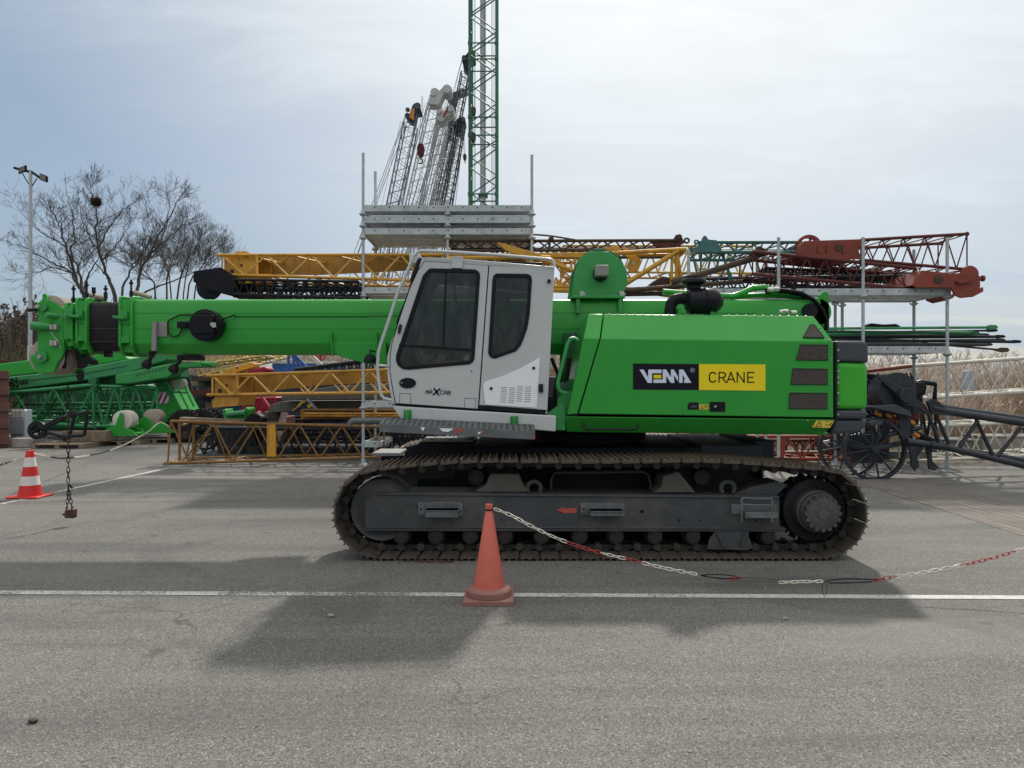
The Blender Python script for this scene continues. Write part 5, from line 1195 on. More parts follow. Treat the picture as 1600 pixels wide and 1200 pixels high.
for i, (e0, e1, lab) in enumerate((((1100,436,452,14.6),(1470,430,446,14.6),'black lattice section at the bottom of the pile on the right rack'),((1195,419,428,14.9),(1430,428,436,14.9),'black flat lattice section under the red booms on the right rack'))):
    lat_px('boom_section', lab, 'boom section', e0, e1, .5, 20, .036, .018, 'dark_steel', group=SEC)
mb = MB(); mb.prism([(1095,431.5),(1165,432),(1165,437),(1095,437)], 15.6, 15.8, 15.6); tag(mb.build('steel_beam', 'crimson', base=P(1095,437,15.6)), 'crimson steel beam in the pile behind the air filter', 'beam')
mb = MB(); mb.prism([(1010,449),(1020,440),(1035,431),(1048,433),(1056,444),(1056,455),(1010,455)], 14.9, 15.3, 14.9); tag(mb.build('rope_drum', 'rust_brown', bevel=.05, base=P(1030,455,14.9)), 'dark rusty drum lying behind the yellow jib frame', 'drum')
mb = MB(); mb.tube([P(950,455,14.4),P(1000,452,14.4),P(1080,446,14.4),P(1160,440,14.4)], .05, 8); mb.tube([P(950,460,14.5),P(1060,458,14.5)], .05, 8); tag(mb.build('pipe', 'rust_brown', smooth=True, base=P(950,460,14.4)), 'rusty pipes lying across the deck behind the green hood', 'pipe')

# ---- pendant bars on the lower deck
def bar_(x0, y0, x1, y1, Y, r, m, lab, head=None):
    t = thing('pendant_bar', lab, 'pendant bar', P(x0,y0,Y), 'pendant bars on the right rack')
    a, b = P(x0,y0,Y), P(x1,y1,Y); mb = MB(); mb.tube([a,b], r, 8); mb.build('bar', m, t, smooth=True)
    mb = MB(); h = head or 3; mb.prism([(x1-12,y1-1),(x1-2,y1-h),(x1+8,y1-h+.5),(x1+11,y1),(x1+8,y1+h-1),(x1-2,y1+h-.5),(x1-12,y1+1)], Y-.02, Y+.02, Y); mb.build('fork_end', m, t, bevel=.004)
bar_(1290,513.5,1548,511.5,13.9,.026,'green_old','green pendant bar lying on top of the bundle with a pale green fork end',4)
bar_(1290,518,1520,521,14.0,.03,'green_dark','dark green pendant bar second from the top of the bundle')
bar_(1290,523,1512,518.5,14.15,.03,'green_old','shorter green pendant bar near the top of the bundle')
bar_(1290,528,1560,526,14.1,.03,'black_paint','black pendant bar beneath the green ones')
bar_(1290,531,1585,534,14.0,.03,'black_paint','black pendant bar reaching farthest right')
bar_(1290,534,1560,531.5,14.2,.034,'anthracite','grey black pendant bar in the middle of the bundle')
bar_(1290,538,1540,538.5,13.95,.036,'dark_steel','black pendant bar at the bottom of the bundle on the deck')
bar_(1440,536,1566,547,14.05,.02,'rust_brown','thin rusty pendant bar drooping below the bundle',4)
bar_(1290,520,1548,516.5,14.35,.022,'black_paint','thin black pendant bar behind the green ones')
bar_(1290,525,1535,523.5,14.5,.024,'anthracite','thin grey pendant bar at the back of the bundle')
mb = MB(); mb.prism([(1352,511),(1362,505),(1380,507),(1400,506),(1408,510),(1395,511),(1370,512)], 14.1, 14.3, 14.1); tag(mb.build('sling', 'black_rubber', base=P(1352,511,14.1)), 'black sling folded on top of the pendant bars', 'sling')

# ---- black wheeled jib at right
t = thing('folding_jib', 'black lattice crane jib with two large spoked wheels parked at right', 'crane jib', P(1366,751,12.7))
wR = P(1366,702,12.7); spoked('', '', '', wR, .565, 'dark_steel', .09, 12, root=t, rim=.05, srad=.016)
wL = P(1326,700,13.3); spoked('', '', '', V((wL.x,13.3,wR.z+.0)), .565, 'dark_steel', .09, 12, root=t, rim=.05, srad=.016)
mb = MB(); mb.tube([wR, V((wL.x,13.3,wR.z))], .05, 10); mb.tube([wR+V((0,.1,0)), P(1417,691,12.9)], .05, 8); mb.prism([(1322,680),(1360,680),(1385,700),(1380,724),(1330,724)], 13.2, 13.22, 13.2); mb.build('axle', 'dark_steel', t, smooth=True, angle=30)
mb = MB(); mb.ycyl(1401,612,12.75,13.15,28,36); mb.ycyl(1401,612,12.7,12.75,30,36,12.75); mb.ycyl(1401,612,12.66,12.7,9,20,12.75); mb.build('rope_drum', 'dark_steel', t, smooth=True, angle=30)
mb = MB()
for d in (0,.7):
    mb.prism([(1370,588),(1380,586),(1400,600),(1418,612),(1428,622),(1446,632),(1450,640),(1446,646),(1436,638),(1415,634),(1404,630),(1400,615)], 12.6+d, 12.65+d, 12.6)
    mb.prism([(1447,628),(1455,623),(1466,628),(1478,640),(1488,642),(1488,650),(1460,648),(1452,642)], 12.55+d, 12.62+d, 12.6)
    mb.prism([(1408,634),(1424,634),(1424,680),(1412,690),(1404,660)], 12.67+d, 12.7+d, 12.67)
    mb.build('hinge_plate', 'dark_steel', t, bevel=.008); mb = MB()
mb.ycyl(1418,618,12.5,12.6,12,24); mb.build('hinge_boss', 'dark_steel', t, bevel=.008)
mb = MB()
mb.tube([P(1455,637,12.6),P(1480,643,12.6),P(1640,667,12.6)], .065, 12); mb.tube([P(1455,634,13.4),P(1640,660,13.4)], .055, 10)
mb.tube([P(1417,690,12.6),P(1474,698,12.6),P(1640,737,12.6)], [.055,.055,.06], 12); mb.tube([P(1417,688,13.4),P(1640,726,13.4)], .05, 10)
mb.tube([P(1453,695,12.6),P(1482,699,12.6)], .068, 12)
mb.build('tube_chord', 'dark_steel', t, smooth=True)
mb = MB()
for a_, b_ in (((1450,645),(1468,694)),((1463,648),(1482,694)),((1525,655),(1551,712)),((1595,668),(1560,712)),((1528,657),(1500,698)),((1600,668),(1622,728))):
    mb.tube([P(*a_,12.6),P(*b_,12.6)], .032, 8); mb.tube([P(*a_,13.4),P(b_[0],b_[1]-3,13.4)], .03, 8)
mb.build('lacing', 'dark_steel', t, smooth=True)
mb = MB()
mb.prism([(1417,690),(1436,688),(1444,700),(1434,716),(1437,728),(1430,736),(1424,728),(1424,712)], 12.6, 12.65, 12.6); mb.prism([(1444,692),(1456,700),(1457,720),(1468,731),(1460,736),(1452,733),(1450,712)], 12.7, 12.75, 12.7)
mb.build('support_foot', 'dark_steel', t, bevel=.006)
mb = MB(); mb.prism([(1358,660),(1368,656),(1380,659),(1380,664),(1360,665)], 12.5, 12.8, 12.5); mb.prism([(1360,636),(1400,632),(1420,642),(1428,652),(1410,648),(1385,642)], 12.5, 12.9, 12.5); mb.build('cover', 'anthracite', t, bevel=.01)
mb = MB()
for x, y in ((1372,647),(1388,649),(1405,660),(1424,660),(1416,678),(1431,680),(1410,655)): mb.cyl(P(x-3,y-2,12.72), P(x+4,y+2,12.72), .04, 10)
mb.build('orange_cap', 'orange_roller', t, smooth=True)
mb = MB(); mb.prism([(1390,648),(1410,654),(1408,662),(1392,658)], 12.75, 12.85, 12.75); mb.build('bracket', 'red_oxide', t); mb = MB(); mb.prism([(1428,646),(1438,648),(1436,656),(1428,654)], 12.8, 12.9, 12.8); mb.build('bracket', 'red_oxide', t)
mb = MB()
for k in range(14):
    x = 1362+k*5; mb.tube([P(x,590+random.uniform(-8,4),13.2),P(x+random.uniform(-8,20),640+random.uniform(-20,40),13.1)], .018, 5)
mb.tube(smoothpts([P(x,y,12.9) for x,y in ((1355,645),(1390,662),(1430,678),(1450,690))],4), .014, 6); mb.build('hydraulic_hoses', 'black_rubber', t, smooth=True)
mb = MB(); mb.prism([(1434,598),(1446,597),(1449,606),(1446,618),(1434,614)], 13.6, 13.9, 13.6); mb.build('fitting', 'black_paint', t, bevel=.02)
lat_px('boom_section', 'black lattice section in the tangle behind the black spoked wheels', 'boom section', (1300,640,700,14.9), (1440,596,668,14.9), .8, 5, .045, .028, 'dark_steel', group=SEC)
lat_px('boom_section', 'black lattice section standing behind the black rope drum', 'boom section', (1350,586,640,15.3), (1462,600,690,15.3), .7, 4, .05, .03, 'black_paint', group=SEC)
for i, (x0, x1, y0, y1, Y, m, lab) in enumerate(((1480,1530,690,716,17.2,'grey_plate','grey steel crate on the verge behind the black jib'),(1536,1640,684,712,17.6,'concrete','pale concrete block on the verge at the right edge'),(1300,1390,676,712,16.0,'rust_brown','rusty crate behind the black spoked wheels'))):
    a_, b_ = P(x0,y1,Y), P(x1,y0,Y); mb = MB(); mb.box(a_.x, b_.x, Y, Y+.8, 0, b_.z); mb.box(a_.x-.02, b_.x+.02, Y-.02, Y+.82, b_.z+.001, b_.z+.05); tag(mb.build('crate' if i != 1 else 'concrete_block', m, bevel=.015, base=V((a_.x,Y,0))), lab, 'crate' if i != 1 else 'concrete block')
# ---- white lattices and red lattice on the ground
t = lat_px('boom_section', 'long white lattice boom section lying before the dry reeds', 'boom section', (1424,572,624,16.2), (1700,553,605,16.2), .9, 5, .04, .018, 'white_steel', group=SEC)
mb = MB(); mb.tube([P(1355,580,16.2),P(1424,572,16.2)], .042, 8); mb.tube([P(1365,628,16.2),P(1424,624,16.2)], .042, 8); mb.build('rusty_chord', 'red_oxide', t, smooth=True)
lat_px('boom_section', 'lower white lattice boom section on the verge at right', 'boom section', (1405,668,722,15.9), (1720,655,706,15.9), 1.0, 6, .04, .018, 'white_steel', group=SEC)
t = lat_px('boom_section', 'orange red lattice section on the ground seen below the engine hood', 'boom section', (1075,682,717,15.2), (1330,682.5,717,15.2), 1.0, 5, .04, .02, 'orange_red', group=SEC)
mb = MB(); mb.pbox(1132,680,1140,690,15.15,15.25); mb.prism([(1218,684),(1228,684),(1224,717),(1217,717)], 15.16, 15.22, 15.2); mb.build('batten', 'orange_red', t)
lat_px('boom_section', 'dark red lattice section behind the orange red one on the ground', 'boom section', (1060,688,716,16.8), (1330,688,716,16.8), 1.0, 10, .04, .022, 'red_dark', group=SEC)
mb = MB(); mb.box(3.3, 9.5, 16.2, 16.4, 0, .16); tag(mb.build('steel_beam', 'grey_plate', base=V((3.3,16.2,0))), 'low grey beam on the ground behind the black wheels', 'beam')
mb = MB(); a = P(1180,576,17); mb.prism([(1508,580),(1520,578),(1524,608),(1506,608)], 18.5, 18.6, 18.5); tag(mb.build('sign_board', 'tarpaulin', base=P(1515,608,18.5)), 'grey blue board standing among the dry reeds', 'board')
# ================================================================ left yard
YG = 21.0
def greenbox(label, q, Y, dep, m='green_old'):
    t = thing('boom_section', label, 'boom section', P(q[-1][0], q[-1][1], Y), SEC)
    mb = MB(); mb.prism(q, Y, Y+dep); mb.build('box_beam', m, t, bevel=.03); return t
t = greenbox('green box boom section with black lettering above the brown container', [(-60,597),(15,589),(113,578),(200,561),(262,551),(262,562),(200,583),(133,594),(15,610),(-60,618)], YG, .9)
mb = MB(); mb.prism([(-60,604),(15,596.5),(113,586),(200,570.5),(200,571.5),(113,587),(15,597.5),(-60,605)], YG-.02, YG+.01, YG); mb.build('seam', 'green_dark', t)
LG = 60/1600
def nl(q): return [(x*LG, 580+y*LG) for x, y in q]
mb = MB()
for q in ([(495,500),(495,320),(690,450),(690,270)],[(560,710),(560,540),(760,670),(760,480)]): mb.stroke(nl(q), 1.6, YG-.012, .01, YG)
for q in ([(345,460),(420,455)],[(350,595),(440,585)],[(440,500),(440,600)],[(760,395),(810,385)],[(840,380),(985,365),(985,400)],[(840,470),(990,450)],[(850,535),(985,520),(985,460)],[(1170,340),(1020,365)],[(1020,440),(1160,430),(1150,505),(1030,520)],[(440,530),(600,520)]): mb.stroke(nl(q), 1.0, YG-.012, .009, YG)
mb.build('lettering', 'ink', t)
greenbox('bright green box boom section at the back of the left stack', [(-60,574),(0,568.5),(45,562.5),(115,567),(157,552),(188,547),(196,557),(200,561),(113,577),(15,588),(-60,596)], YG+1.2, .9, 'green_paint')
greenbox('dark green box beam tucked under the lettered one', [(15,612),(133,596),(250,574),(282,572),(282,590),(245,598),(150,606),(15,618)], YG+.4, .6, 'green_dark')
t = greenbox('green boom extension with round holes ending in a bright bracket', [(180,586),(250,571),(283,565),(329,564.5),(329,573.5),(283,575),(262,590),(200,600),(180,600)], YG-.3, .5, 'green_paint_worn')
mb = MB()
for k in range(8): mb.ycyl(214+k*6, 586-k*1.5, YG-.305, YG-.3, 2.3, 12, YG-.3)
mb.build('lightening_hole', 'green_dark', t)
mb = MB(); mb.pbox(313,565.5,316,573,YG-.36,YG-.3,YG-.3); mb.tube([P(316,567.5,YG-.3),P(330,569,YG-.3)], .05, 10); mb.pbox(262,553,300,559,YG-.4,YG,YG-.3); mb.pbox(299,549,304,560,YG-.4,YG-.3,YG-.3); mb.build('bracket', 'green_paint', t)
t = lat_px('boom_section', 'green lattice boom section under the lettered box boom', 'boom section', (-40,619,653,YG-.1), (146,601.5,667,YG-.1), 1.3, 3, .06, .035, 'green_old', group=SEC)
mb = MB(); mb.ycyl(148,603,YG-.2,YG+.1,3,14); mb.ycyl(148,667.5,YG-.2,YG+.1,3,14); mb.prism([(138,592),(153,590),(150,602),(142,602)], YG-.15, YG, YG-.1); mb.build('chord_eye', 'green_dark', t)
lat_px('boom_section', 'second green lattice section beside it with close lacing', 'boom section', (146,603,666,YG+.0), (246,606,664,YG+.0), 1.4, 3, .05, .035, 'green_old', group=SEC)
lat_px('boom_section', 'third green lattice section lying low behind the black wheel', 'boom section', (40,645,661,YG+1.8), (240,645,664,YG+1.8), 1.3, 7, .05, .03, 'green_dark', group=SEC)
lat_px('boom_section', 'fourth green lattice section at the back of the left stack', 'boom section', (30,612,652,YG+3.0), (250,608,650,YG+3.0), 1.3, 8, .04, .026, 'green_old', group=SEC)
t = thing('fence_panel', 'green fence of close vertical bars behind the green lattices', 'fence', P(55,648,YG+4.8))
mb = MB()
for k in range(36): x = 52+k*4.2; mb.tube([P(x,610,YG+4.8),P(x,660,YG+4.8)], .016, 4)
mb.tube([P(52,613,YG+4.8),P(200,613,YG+4.8)], .03, 4); mb.tube([P(52,656,YG+4.8),P(200,656,YG+4.8)], .03, 4); mb.build('bars', 'green_dark', t)
for k, (y0, y1, Y, lab) in enumerate(((606,640,26.4,'dark covered stack behind the green fence at left'),(640,664,25.9,'low dark stack behind the green fence at left'))):
    a_, b_ = P(28,y1,Y), P(252,y0,Y); mb = MB(); mb.box(a_.x, b_.x, Y, Y+1.2, 0 if k else P(0,641,Y).z, b_.z); tag(mb.build('covered_stack', 'green_dark' if k else 'dark_steel', bevel=.1, base=V((a_.x,Y,0))), lab, 'stack')
lat_px('boom_section', 'fifth green lattice section, the highest in the back row of the left stack', 'boom section', (60,604,640,YG+2.3), (256,596,634,YG+2.3), 1.2, 7, .04, .026, 'green_dark', group=SEC)
lat_px('boom_section', 'long green lattice section crossing low in front of the fence', 'boom section', (34,632,668,YG+1.0), (246,630,668,YG+1.0), 1.0, 6, .04, .028, 'green_old', group=SEC)
YA = 21.3
# A frame with wheels
t = thing('mast_frame', 'green mast foot with a red and white round reflector and ladder struts', 'crane mast', P(262,665,YA+.2))
mb = MB(); mb.prism([(243,600),(250,593),(262,592),(268,610),(284,640),(292,652),(270,668),(245,660)], YA+.2, YA+1.4, YA+.2); mb.build('side_plate', 'green_paint', t, bevel=.02)
mb = MB()
for a_, b_ in (((260,597),(281,636)),((276,603),(294,638)),((288,603),(303,635)),((265,612),(292,613.5))): mb.tube([P(*a_,YA+.1),P(*b_,YA+.1)], .03, 6)
mb.build('strut', 'green_old', t, smooth=True)
mb = MB(); mb.ycyl(255,622,YA+.17,YA+.2,9.5,28,YA+.2); rf = mb.build('reflector', 'sign_white', t)
mb = MB(); mb.prism([(247,626),(253,614),(256,613),(249.5,630)], YA+.16, YA+.17, YA+.2); mb.prism([(253,631),(261,614),(263.5,617),(256.5,631.3)], YA+.16, YA+.17, YA+.2); mb.build('stripe', 'crimson', rf)
for x, y in ((272,601),(285,601)):
    mb = MB(); c = P(x,y,YA+.4); mb.revolve(V((c.x,YA+.35,c.z)), [(.03,0),(.14,0),(.16,.01),(.14,.04),(.16,.07),(.03,.08)], 24, (0,1,0)); mb.build('sheave', 'sheave_white', t, smooth=True, angle=30)
def tyre(label, x, y, Y, R):
    c = P(x,y,Y); z = R; c.z = z; w = .35
    t = thing('tyre', label, 'tyre', V((c.x,Y,0)), 'tyres beside the green mast foot')
    mb = MB(); mb.revolve(V((c.x,Y,z)), [(R*.5,.04),(R*.62,0),(R*.86,0),(R*.96,.05),(R*.985,.1),(R*.985,w-.1),(R*.96,w-.05),(R*.86,w),(R*.6,w),(R*.5,w-.04)], 40, (0,1,0))
    for k in range(26):
        a = 2*math.pi*k/26; u = V((math.cos(a),0,math.sin(a))); v = V((-math.sin(a),0,math.cos(a)))
        for s_ in (0,1): mb.obox(V((c.x,Y+.09+s_*.17,z))+u*(R*.97)+v*(s_*.05), u*.035, V((0,.085,0)), v*.03)
    mb.build('tread', 'tyre', t, smooth=True, angle=35)
    mb = MB(); mb.revolve(V((c.x,Y+.06,z)), [(R*.1,0),(R*.2,0),(R*.25,.06),(R*.45,.06),(R*.5,0),(R*.5,.1)], 24, (0,1,0)); mb.build('rim', 'dark_steel', t, smooth=True, angle=30)
tyre('nearest big tyre with heavy tread beside the green mast foot', 285, 655, 20.6, .47)
tyre('middle big tyre of the row beside the green mast foot', 311, 652, 21.0, .47)
tyre('farthest big tyre of the row, partly hidden by the rusty trellis', 326, 650, 21.4, .47)
# sheave blocks on pallets
def pallet(label, x0, x1, yb, Y, dep=.9):
    a, b = P(x0,yb,Y), P(x1,yb,Y); t = thing('pallet', label, 'pallet', V((a.x,Y,0)), 'wooden pallets at left')
    mb = MB(); n = 5
    for k in range(n): mb.box(a.x, b.x, Y+dep*k/n, Y+dep*(k+.75)/n, .10, .125)
    mb.build('deck_boards', 'timber', t)
    for k in range(3):
        mb = MB(); x = a.x+(b.x-a.x-.12)*k/2; mb.box(x, x+.12, Y, Y+dep*.95, .0, .098); mb.build('bearer', 'timber', t)
    return t
def block(label, q, discs, Y, dep):
    t = thing('sheave_block', label, 'sheave block', P(q[-1][0], q[-1][1], Y), 'green sheave blocks on pallets')
    mb = MB(); mb.prism(q, Y, Y+.06); mb.prism(q, Y+dep, Y+dep+.06, Y); xs = [x for x,_ in q]; yb = max(y for _,y in q); mb.pbox(min(xs)+1, yb-5, max(xs)-1, yb-1, Y+.061, Y+dep-.001, Y); mb.build('side_plate', 'green_paint', t, bevel=.01)
    for x, y, r, d in discs:
        c = P(x,y,Y); R = L(r,Y); mb = MB(); ax = V((-.12,1,0)).normalized(); mb.revolve(V((c.x,Y+.1,c.z))+ax*d, [(.04,0),(R*.9,0),(R,.01),(R*.85,.04),(R*.85,.06),(R,.09),(R*.9,.1),(.04,.1)], 30, ax); mb.build('sheave', 'sheave_beige' if x > 205 else 'sheave_white', t, smooth=True, angle=30)
    return t
Yb = 19.6
pallet('wooden pallet under the left green sheave block', 160, 212, 690, Yb)
block('green sheave block with two big white discs', [(158,681),(166,670),(180,664),(187,645),(191.5,646),(192,668),(206,672),(214,681)], [(188,656.5,15,.0),(189,656.5,15,.14),(190,656.5,14.5,.28)], Yb, .5)
pallet('wooden pallet under the right green sheave block', 214, 268, 683, Yb+.8)
block('green sheave block with brownish discs', [(210,678),(218,656),(226,650),(234,656),(240,664),(252,660),(266,668),(272,676)], [(234,652,12.5,.0),(235,652,12.5,.14),(236,652,12,.28)], Yb+.8, .5)
# pallet with the black sling hook frame
pallet('wooden pallet carrying the black wheel and lifting frame', 48, 130, 695, 18.6)
t = thing('lifting_frame', 'black lifting frame with a spoked wheel lying on the left pallet', 'lifting frame', P(60,690,18.7))
spoked('', '', '', P(59,672,18.75), .24, 'black_paint', .12, 4, root=t, rim=.10, srad=.04)
mb = MB(); 
for pp_ in (((66,671),(115,646)),((66,668),(90,654),(135,644)),((117,648),(107,686)),((136,646),(132,681)),((74,676),(100,682),(131,680))): mb.tube([P(x,y,18.7) for x,y in pp_], .045, 8)
for x, y in ((115,646),(136,645),(101,684)): mb.ball(P(x,y,18.7), .09, 1, .8, 1.1, 1)
mb.build('bars', 'black_paint', t, smooth=True, angle=40)
mb = MB(); mb.box(P(85,690,19.0).x, P(155,690,19.0).x, 19.3, 19.6, .13, .42); tag(mb.build('timber_stack', 'timber', bevel=.01, base=P(85,690,19.3)), 'stack of pale timbers behind the black lifting frame', 'timber')
# tank, block, container
t = thing('liquid_tank', 'white caged plastic tank beside the brown container', 'tank', P(26,690,19.8))
a, b = P(13,690,19.8), P(38,640,19.8)
mb = MB(); mb.box(a.x+.03, b.x-.03, 19.83, 20.2, .16, b.z); mb.build('bottle', 'tank_white', t, bevel=.04)
mb = MB()
for k in range(5): x = a.x+(b.x-a.x)*k/4; mb.tube([V((x,19.8,.12)),V((x,19.8,b.z+.02))], .014, 5)
for k in range(5): z = .15+(b.z-.15)*k/4; mb.tube([V((a.x,19.79,z)),V((b.x,19.79,z))], .014, 5)
mb.box(a.x, b.x, 19.8, 20.2, .0, .12); mb.build('cage', 'pale_steel', t)
mb = MB(); mb.pbox(14,656,38,678,19.74,19.77,19.77); mb.build('panel', 'tarpaulin', t)
mb = MB(); a, b = P(16,697,18.9), P(48,685,18.9); mb.box(a.x, b.x, 18.9, 19.4, 0, b.z); tag(mb.build('concrete_block', 'concrete', bevel=.02, base=V((a.x,18.9,0))), 'low concrete block in front of the white tank', 'concrete block')
mb = MB(); a = P(13.5,697,18.8); top = P(13,581,18.8).z
t = thing('container', 'brown ribbed steel container at the left edge', 'container', V((a.x-3,18.8,0)))
kx = 21.4/18.8; mb.solid([V((a.x-6,18.8,0)),V((a.x,18.8,0)),V((a.x,18.8,top)),V((a.x-6,18.8,top))],[V((a.x*kx-6,21.2,0)),V((a.x*kx,21.2,0)),V((a.x*kx,21.2,top)),V((a.x*kx-6,21.2,top))]); mb.build('body', 'container_brown', t, bevel=.02)
mb = MB()
for k in range(5): z = .1+k*(top-.2)/4.2; mb.box(a.x-6.02, a.x+.03, 18.74, 18.799, z, z+.22)
mb.build('rib', 'container_brown', t, bevel=.01)

# ================================================================ clutter in the middle distance
YM = 23.0
t = lat_px('boom_section', 'pale yellow lattice section far behind the orange beam', 'boom section', (300,545,571,YM+2), (412,530,556,YM+2), 1.2, 5, .045, .03, 'pale_yellow', group=SEC)
lat_px('boom_section', 'pale yellow lattice section above the dark stacks', 'boom section', (310,572,588,YM+4), (440,540,556,YM+4), 1.2, 6, .04, .025, 'pale_yellow', group=SEC)
t = thing('box_beam', 'slanting orange yellow box beam on the yellow lattice', 'beam', P(350,582,16.0))
mb = MB(); mb.prism([(345,583),(352,578),(392,566),(397,568),(396,574),(372,581),(366,584)], 16.0, 16.4); mb.build('beam', 'yellow_steel', t, bevel=.01)
mb = MB(); mb.ycyl(370,574.5,15.99,16.0,1.5,10); mb.build('hole', 'rust_brown', t)
mb = MB(); mb.prism([(384,583),(388,577),(412,572.5),(418,575),(418,580),(408,584)], 17.5, 18.0); tag(mb.build('machine_cover', 'crimson', bevel=.05, base=P(400,584,17.5)), 'crimson machine cover behind the orange beam', 'machine cover')
t = thing('container', 'blue container with a pale roof behind the yellow lattice', 'container', P(425,600,YM+3))
a, b = P(425,600,YM+3), P(520,568,YM+3)
mb = MB(); mb.box(a.x, b.x, YM+3, YM+5, .0, b.z); mb.build('body', 'blue_paint', t, bevel=.02)
mb = MB(); mb.box(a.x, b.x, YM+2.98, YM+5, b.z+.001, b.z+.1); mb.build('roof', 'white_steel', t)
t = thing('support_frame', 'blue A shaped steel frame in front of the blue container', 'frame', P(455,590,YM+1))
mb = MB(); 
for a_, b_ in (((451,551),(451,700)),((459,551),(459,700)),((454,552),(474,577)),((458,551),(482,577))): mb.tube([P(*a_,YM+1),P(*b_,YM+1)], .05, 8)
mb.build('legs', 'blue_paint', t, smooth=True)
t = spoked('hose_reel', 'small red spoked reel behind the left rack post', 'reel', P(501,556,YM), .16, 'red_paint', .1, 8, rim=.03, srad=.02)
mb = MB(); mb.tube([P(501,556,YM+.1),P(501,682,YM+.1)], .03, 6); mb.build('stand', 'red_dark', t)
t = thing('lattice_ladder', 'white double strut leaning behind the yellow lattice', 'strut', P(505,578,YM-1))
mb = MB()
for d in (0,6): mb.tube([P(480+d,553,YM-1),P(502+d,574,YM-1),P(620+d,686,YM-1)], .035, 6)
mb.build('struts', 'white_steel', t)
lat_px('boom_section', 'black lattice boom tilted up toward the green cylinder mount', 'boom section', (460,577,580.5,17.5), (600,559,576,17.5), .8, 12, .035, .02, 'dark_steel', group=SEC)
t = thing('box_beam', 'long grey box boom behind the lower yellow lattice', 'beam', P(440,628,17.2))
mb = MB(); mb.prism([(440,618),(520,603),(640,598),(640,622),(520,625),(440,626)], 17.2, 18.0); mb.prism([(420,634),(440,627),(640,626),(640,636),(420,645)], 17.6, 18.4); mb.build('beam', 'grey_plate', t, bevel=.02)
t = thing('warning_board', 'yellow board with dark swirls and white edge stripes below the yellow lattice', 'sign', P(475,642,17.0))
mb = MB(); q = [(454,642),(466,632),(474,625),(480,623.5),(486,625.5),(496,639),(496,642)]; mb.prism(q, 16.98, 17.02, 17.0); mb.build('board', 'navy', t)
mb = MB(); mb.prism([(455,641.5),(464,636),(470,628),(474,626),(478,625),(478,628),(473,630),(470,634),(464,638),(460,641)], 16.96, 16.98, 17.0); mb.prism([(481,633),(486,629.5),(489,634),(485,637),(481,637)], 16.96, 16.98, 17.0); mb.build('emblem', 'label_yellow', t)
mb = MB(); mb.stroke([(480,624.5),(485,629),(494,640)], .9, 16.96, .01, 17.0); mb.stroke([(482,624),(487.5,629),(497,640)], .9, 16.96, .01, 17.0); mb.build('stripe', 'sign_white', t)
t = lat_px('boom_section', 'crimson lattice section behind the small green winch', 'boom section', (380,624,646,18.6), (430,622,650,18.6), 1.0, 4, .04, .03, 'crimson', group=SEC)
mb = MB(); mb.prism([(405,622),(410,620),(424,640),(420,643)], 18.2, 18.3, 18.2); mb.build('brace', 'crimson', t)
mb = MB(); mb.box(P(385,660,18.8).x, P(440,660,18.8).x, 18.8, 20, 0, P(400,652,18.8).z); tag(mb.build('crate', 'red_dark', bevel=.02, base=P(385,660,18.8)), 'dark red crate below the crimson lattice', 'crate')
t = thing('winch', 'small bright green winch behind the rusty trellis', 'winch', P(370,658,17.6))
mb = MB(); mb.prism([(347,640),(352,639),(354,646),(380,641),(385,636),(388,640),(386,656),(350,656)], 17.6, 18.1); mb.build('frame', 'green_paint', t, bevel=.02)
mb = MB(); mb.cyl(P(355,648,17.55), P(383,645,17.55), .07, 14); mb.build('cylinder', 'green_old', t, smooth=True)
mb = MB(); mb.box(P(345,658,17.7).x, P(395,658,17.7).x, 17.65, 18.2, 0, P(350,656,17.65).z-.002); mb.build('stand', 'dark_steel', t)
mb = MB(); mb.ycyl(397,660,17.3,17.6,14,28); tag(mb.build('rope_drum', 'black_paint', smooth=True, angle=30, base=P(397,672,17.3)), 'black drum beside the small green winch', 'drum')
mb = MB(); mb.pbox(410,644,432,655,18.0,18.8); tag(mb.build('brick_stack', 'brick', base=P(410,655,18)), 'stack of red brown bricks behind the rusty trellis', 'bricks')
mb = MB(); mb.pbox(410,655.2,432,700,18.02,18.78,18.0); tag(mb.build('crate', 'timber', base=P(410,700,18)), 'wooden crate under the brick stack', 'crate')
# dark stacks of steel
for x0, x1, y0, y1, Y, m, lab in ((284,418,586,660,29.0,'dark_steel','dark covered stack behind the row of tyres'),(392,930,588,668,21.4,'dark_steel','dark covered stack under the left rack behind the lower yellow lattice')):
    a_, b_ = P(x0,y1,Y), P(x1,y0,Y); mb = MB(); n = 14
    top = [(a_.x+(b_.x-a_.x)*k/n, b_.z+random.uniform(-.12,.1)) for k in range(n+1)]
    mb.xz([(a_.x,0),(b_.x,0)]+list(reversed(top)), Y, Y+.9); tag(mb.build('covered_stack', m, bevel=.04, base=V((a_.x,Y,0))), lab, 'stack')
rnd = random.Random(3)
for i in range(16):
    x0 = rnd.uniform(292,330); y = 588+i*5.4; Y = 25.4+rnd.uniform(0,2.5); m = rnd.choice(['dark_steel','navy','rust_brown','dark_steel','timber','red_dark','anthracite'])
    mb = MB(); mb.prism([(x0,y+rnd.uniform(-3,3)),(x0+rnd.uniform(60,150),y-rnd.uniform(0,14)),(x0+rnd.uniform(60,150),y-rnd.uniform(-4,6)+8),(x0,y+rnd.uniform(6,10))], Y, Y+rnd.uniform(.4,1))
    nm = {'dark_steel':'black','navy':'dark blue','rust_brown':'rusty brown','timber':'timber coloured','red_dark':'dark red','anthracite':'grey'}[m]
    tag(mb.build('steel_profile', m, base=P(x0,y+5,Y)), 'flat steel profile in the dark stack behind the tyres', 'steel profile', 'steel profiles in the dark stack')
